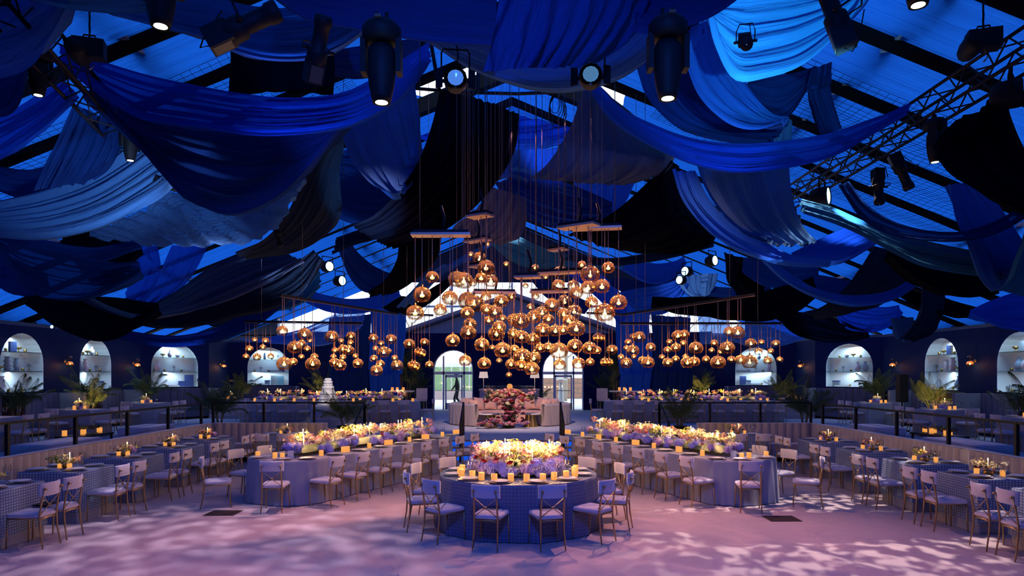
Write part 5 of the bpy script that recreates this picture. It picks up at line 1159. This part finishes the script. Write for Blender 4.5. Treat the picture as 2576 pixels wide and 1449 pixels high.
CHP = MB().grid([[(x, -.02-.03*math.sin(PI*(x+.13)/.26), z) for x in (-.13,-.1,0,.1,.13)] for z in (.06,.34,.39)]).grid([[(x, -.02-.03*math.sin(PI*(x+.13)/.26), .39),(x*1.45,.66,.42)] for x in (-.13,-.1,0,.1,.13)]).mesh('seat_channel','peach_light')
for k in range(23):
    a = A0+.1+(A1-A0-.2)*k/22; obj('seat_channel', CHP, sf, (1.14*math.cos(a),1.14*.86*math.sin(a),0), (0,0,a-PI/2))
OCH = MB().grid([[(x, .02+.03*math.sin(PI*(x+.15)/.3), z) for x in (-.15,-.12,0,.12,.15)] for z in (.03,.60,.70)]).mesh('back_channel','taupe')
for k in range(33):
    a = A0+.04+(A1-A0-.08)*k/32; obj('back_channel', OCH, sf, (2.13*math.cos(a),2.13*.86*math.sin(a),0), (0,0,a-PI/2))
def m_pillow():
    m = MB(); n = 8; F1 = []; F2 = []
    for i in range(n+1):
        r1, r2 = [], []
        for j in range(n+1):
            u, v = 2*i/n-1, 2*j/n-1; pin = 1-.10*(u*u*v*v)*1-.05*((1-u*u)*0+(u*u)*(1-v*v)); th = .085*((1-u**4)*(1-v**4))**.6
            x = u*.24*(1-.08*(1-v*v)*-1*0); r1.append((u*.235*(1-.07*(1-v*v)), -th, v*.235*(1-.07*(1-u*u)))); r2.append((u*.235*(1-.07*(1-v*v)), th, v*.235*(1-.07*(1-u*u))))
        F1.append(r1); F2.append(list(reversed(r2)))
    m.grid(F1); m.grid(F2); return m.mesh('throw_pillow','peach_light')
PIL = m_pillow()
for k in range(16):
    a = A0+.25+(A1-A0-.5)*k/15; o = one('throw_pillow', PIL, (SX+1.66*math.cos(a),SY+1.66*.86*math.sin(a),UP+.66), 'square peach velvet pillow leaning on the curved sofa', 'pillow', 'sofa pillows'); o.rotation_euler = (-.25+.0, random.uniform(-.15,.15), a-PI/2)
# side tables
for (x, y, r), lab in (((-.72,22.75,.42),'round metal side table half hidden by the bouquet'),((.62,22.85,.36),'round pedestal side table with a fluted metal base beside the bouquet')):
    t = thing('side_table', lab, 'side table', (x,y,UP)); MB().lathe([(.001,.45),(r-.02,.45),(r,.435),(r,.42),(r-.03,.41),(.02,.41)],20).build('top', 'stone', t)
    n = 24; MB().grid([[((rr_*(1+.06*math.cos(a*12)))*math.cos(a),(rr_*(1+.06*math.cos(a*12)))*math.sin(a),z) for a in [2*PI*j/96 for j in range(97)]] for rr_, z in ((.22,0),(.22,.04),(.17,.30),(.16,.41))]).build('base', 'brass', t)
# the great bouquet spilling to the floor
t = thing('flower_sculpture', 'mushroom-shaped cascade of pink and coral roses spilling onto the lounge floor', 'flowers', (-.1,22.4,UP))
MB().tube([(0,.1,0),(.05,.1,.5),(.0,.1,.9)], [.2,.12,.2], 10).build('moss_core', 'leaf', t)
CC = ['peach','pink','pink','mauve','peach','cream']
for k in range(260):
    a = random.random()*2*PI; r = math.sqrt(random.random()); v = random.random()
    if k < 140: p = (r*.80*math.cos(a), r*.55*math.sin(a), .98+.28*math.sqrt(max(0,1-r*r))*random.uniform(.6,1)-.22*r*r); c = random.choice(['peach','peach','red','pink','cream'])
    elif k < 205: p = (.10+.48*r*math.cos(a)*(1.1-.2*v), -.18+.3*r*math.sin(a)-.15*(1-v), .12+.85*v); c = random.choice(['pink','mauve','pink','wine'])
    else: p = (-.45+.60*r*math.cos(a), -.30+.3*r*math.sin(a), .06+.24*(1-r)+.05*v); c = random.choice(['mauve','pink','mauve','cream'])
    obj('rose', ROS[c], t, p, rr(), random.uniform(.07,.10))
for k in range(34):
    a = random.random()*2*PI; r = math.sqrt(random.random())
    p = (r*.88*math.cos(a), r*.55*math.sin(a), .92+.2*random.random()) if k < 26 else (-.25+.7*r*math.cos(a), -.25+.3*r*math.sin(a), .05+.3*random.random())
    obj('leaf_sprig', LEF[0], t, p, rr(), random.uniform(.14,.22))
for k in range(18):
    a = random.random()*2*PI; r = math.sqrt(random.random()); obj('blossom_spray', random.choice(SPR[3:]), t, (r*.8*math.cos(a), r*.5*math.sin(a), .95+.2*random.random()), rr(), .16)
lamp('SPOT', 'bouquet_pin_spot', (-.3,17.5,6.4), (-.1,22.5,1.2), 800, (1,.66,.52), .05, 22, .6)
# ---------------------------------------------------------------- bar
b = thing('drinks_bar', 'pale pink bar counter set between the arched doors', 'bar', (-.12,30.6,UP))
MB().box((-1.32,-.35,0),(1.32,.35,1.02)).build('front', 'bar_pink', b, False); MB().box((-1.36,-.39,1.02),(1.36,.39,1.07)).build('counter', 'bar_pink', b, False)
for k in range(5): MB().box((-1.30+k*.524,-.362,.03),(-.80+k*.524,-.352,1.0)).build('front_panel', 'bar_pink', b, False)
for k in range(34):
    one('bar_glass', MB().lathe([(.034,0),(.038,.12),(.034,.12),(.03,.01)],8).mesh('bar_glass','clear_glass') if k == 0 else bpy.data.objects['bar_glass'].data, (-1.2+k*.065,30.5+.1*(k % 3),UP+1.07), 'straight clear tumbler in the row on the bar', 'glass', 'bar tumblers', 0, 1.3)
dm = thing('drink_dispenser', 'round amber glass dispenser in the middle of the bar', 'dispenser', (-.10,30.45,UP+1.07)); MB().lathe([(.06,0),(.12,.05),(.13,.15),(.08,.23),(.06,.24)],12,capb=True).build('jar','votive',dm); MB().lathe([(.065,.24),(.02,.27)],10,capt=True).build('lid','brass',dm)
for x in (-1.28,1.02):
    l = thing('table_lamp', 'slim table lamp with a white tapered shade at the bar end', 'lamp', (x,30.7,UP+1.07), 0, 'bar lamps')
    MB().lathe([(.001,0),(.08,0),(.075,.02),(.012,.03),(.012,.52)],10).build('stem', 'stone', l); MB().lathe([(.21,.50),(.17,.78)],18).build('shade', 'shade', l); lamp('POINT','bar_lamp_light',(x,30.7,UP+1.07+.62),power=5,col=(1,.7,.45),radius=.05)
# ---------------------------------------------------------------- cake, high tables
ct = table('small round table in grey cloth carrying the wedding cake', '', .48, .48, .48, (-5.95,22.0,UP), 0, fold=.22, amp=.03, flare=.06)
ck = thing('tiered_cake', 'tall white many-tiered cake tapering to a slim top', 'cake', (-5.93,22.0,UP+.76))
MB().lathe([(.001,0),(.34,0),(.34,.02)],24).build('stand','icing',ck)
rz_ = [.33,.27,.285,.22,.235,.17,.185,.125,.14,.09]; z = .02
for k, r in enumerate(rz_):
    h = .085; MB().lathe([(r*1.0,z),(r*1.05,z+.01),(r*.99,z+.02),(r*1.04,z+h*.5),(r*.98,z+h*.8),(r*.96,z+h),(.001,z+h)],28).build('tier','icing',ck)
    for j in range(12 if k % 2 else 0): a = 2*PI*j/12; MB().ball((r*1.02*math.cos(a),r*1.02*math.sin(a),z+h*.5),.028,6,4).build('icing_swirl','icing',ck)
    z += h
lamp('SPOT', 'cake_pin_spot', (-5.2,19.6,3.6), (-5.93,22.0,1.6), 260, (1,.9,.78), .04, 26, .5)
for sx in (-1,1):
    h = thing('high_table', 'tall slim cocktail table with candles before the palms', 'table', (sx*4.65,28.0,UP), 0, 'cocktail tables'); MB().box((-.62,-.3,1.02),(.62,.3,1.07)).build('top','stone',h,False)
    for s in (-1,1): MB().tube([(s*.45,0,0),(s*.25,0,1.02)],[.05,.03],6).build('leg','gold',h); 
    for dx in (-.25,-.05,.2): votive(sx*4.65+dx,27.95,UP+1.07,'on a tall cocktail table',1.5)
    s_ = thing('bar_stool', 'tall high-backed upholstered stool beside the cocktail table', 'stool', (sx*3.70,27.6,UP), -sx*.4, 'high stools'); rbox(.22,.22,.66,.76,.05,3).build('seat','velvet',s_); MB().box((-.22,-.24,.74),(.22,-.18,1.18)).build('backrest','velvet',s_,False)
    for a in (-1,1):
        for c in (-1,1): MB().tube([(a*.2,c*.2,0),(a*.19,c*.19,.66)],.014,5).build('leg','gold',s_)
sp = thing('column_loudspeaker', 'slim black column loudspeaker standing on the raised level', 'loudspeaker', (12.0,21.0,UP)); MB().box((-.13,-.12,.9),(.13,.12,1.75)).build('cabinet','black_plastic',sp,False); MB().tube([(0,0,.04),(0,0,.95)],.025,6).build('pole','black_metal',sp); MB().lathe([(.22,0),(.22,.03),(.03,.05)],14,capb=True).build('base','black_metal',sp)
tag(MB().box((-.10,-.14,0),(.10,.14,.012)).build('leather_folder','black_plastic',None,False,(-6.33,9.28,.466)), 'black leather folder lying on a chair seat', 'folder')
# ---------------------------------------------------------------- a person in the garden doorway
def person(loc, rz):
    t = thing('person', 'person in dark clothes striding past the arched garden door', 'person', loc, rz)
    V = [(0,0,.95),(0,0,1.15),(0,.02,1.36),(0,.03,1.47),(0,.05,1.56),(0,.06,1.66),(0,.06,1.73),
         (.17,.02,1.40),(.22,-.06,1.16),(.20,.06,.93),(.20,.10,.85),(-.17,.02,1.40),(-.23,.08,1.17),(-.20,.24,.98),(-.20,.29,.91),
         (.09,0,.90),(.10,.16,.52),(.09,.12,.09),(.09,.25,.03),(-.09,0,.90),(-.10,.02,.50),(-.09,-.28,.16),(-.09,-.20,.05)]
    E = [(0,1),(1,2),(2,3),(3,4),(4,5),(5,6),(2,7),(7,8),(8,9),(9,10),(2,11),(11,12),(12,13),(13,14),(0,15),(15,16),(16,17),(17,18),(0,19),(19,20),(20,21),(21,22)]
    R = [.17,.16,.18,.075,.075,.095,.06,.07,.05,.038,.04,.07,.05,.038,.04,.10,.068,.045,.04,.10,.068,.045,.04]
    me = bpy.data.meshes.new('body_cage'); me.from_pydata(V,E,[]); o = bpy.data.objects.new('body_cage', me); C.objects.link(o)
    bpy.context.view_layer.objects.active = o; o.select_set(True)
    bpy.ops.object.modifier_add(type='SKIN')
    for k, r in enumerate(R): me.skin_vertices[0].data[k].radius = (r, r*.8); me.skin_vertices[0].data[k].use_root = (k == 0)
    u = o.modifiers.new('Sub','SUBSURF'); u.levels = 2; u.render_levels = 2
    dg = bpy.context.evaluated_depsgraph_get(); bm_ = bpy.data.meshes.new_from_object(o.evaluated_get(dg)); bm_.name = 'body'
    bm_.materials.clear(); bm_.materials.append(M['suit']); bpy.data.objects.remove(o)
    o = obj('body', bm_, t); print('PERSON VERTS', len(bm_.vertices))
    MB().ball((0,.075,1.68), .115, 10, 8, 1.22).build('head','skin',t); MB().lathe([(.118,1.70),(.118,1.76),(.085,1.81),(.01,1.83)],12,(0,.06,0)).build('hair','hair',t)
    return o
for sx in (-1,1):                                       # safety net slung under the roof
    m = MB(); nx, ny = 44, 36; P = lambda i, j: (sx*(3.2+6.6*i/nx), 11.2+4.6*j/ny, roofz(3.2+6.6*i/nx)-.42-.12*math.sin(PI*i/nx)-.10*math.sin(PI*j/ny*3)**2)
    for i in range(0, nx+1): m.tube([P(i,j) for j in range(0, ny+1, 4)], .004, 3, False)
    for j in range(0, ny+1): m.tube([P(i,j) for i in range(0, nx+1, 4)], .004, 3, False)
    tag(m.build('hanging_safety_net', 'rafter'), 'black square-mesh net slung beneath the glowing roof fabric'+SIDE[sx], 'net', None, 'stuff')
try: person((-2.78,34.7,UP), PI*.5)
except Exception as e: print('PERSON', e)
# mirrored look-alikes: say on which side of the room they stand
from collections import defaultdict
bylab = defaultdict(list)
for o in bpy.data.objects:
    if o.parent is None and o.get('label') and o.get('kind') != 'structure': bylab[o['label']].append(o)
for lab, os_ in bylab.items():
    xs = [o.location.x for o in os_]
    if len(os_) > 1 and min(xs) < -1 and max(xs) > 1 and len(lab.split()) <= 12:
        for o in os_:
            o['label'] = lab+(' on the cake side' if o.location.x < 0 else ' opposite the cake')
            if o.get('group'): o['group'] = o['group']+(' cake side' if o.location.x < 0 else ' other side')
print('OBJECTS', len(bpy.data.objects), 'LIGHTS', len(bpy.data.lights))
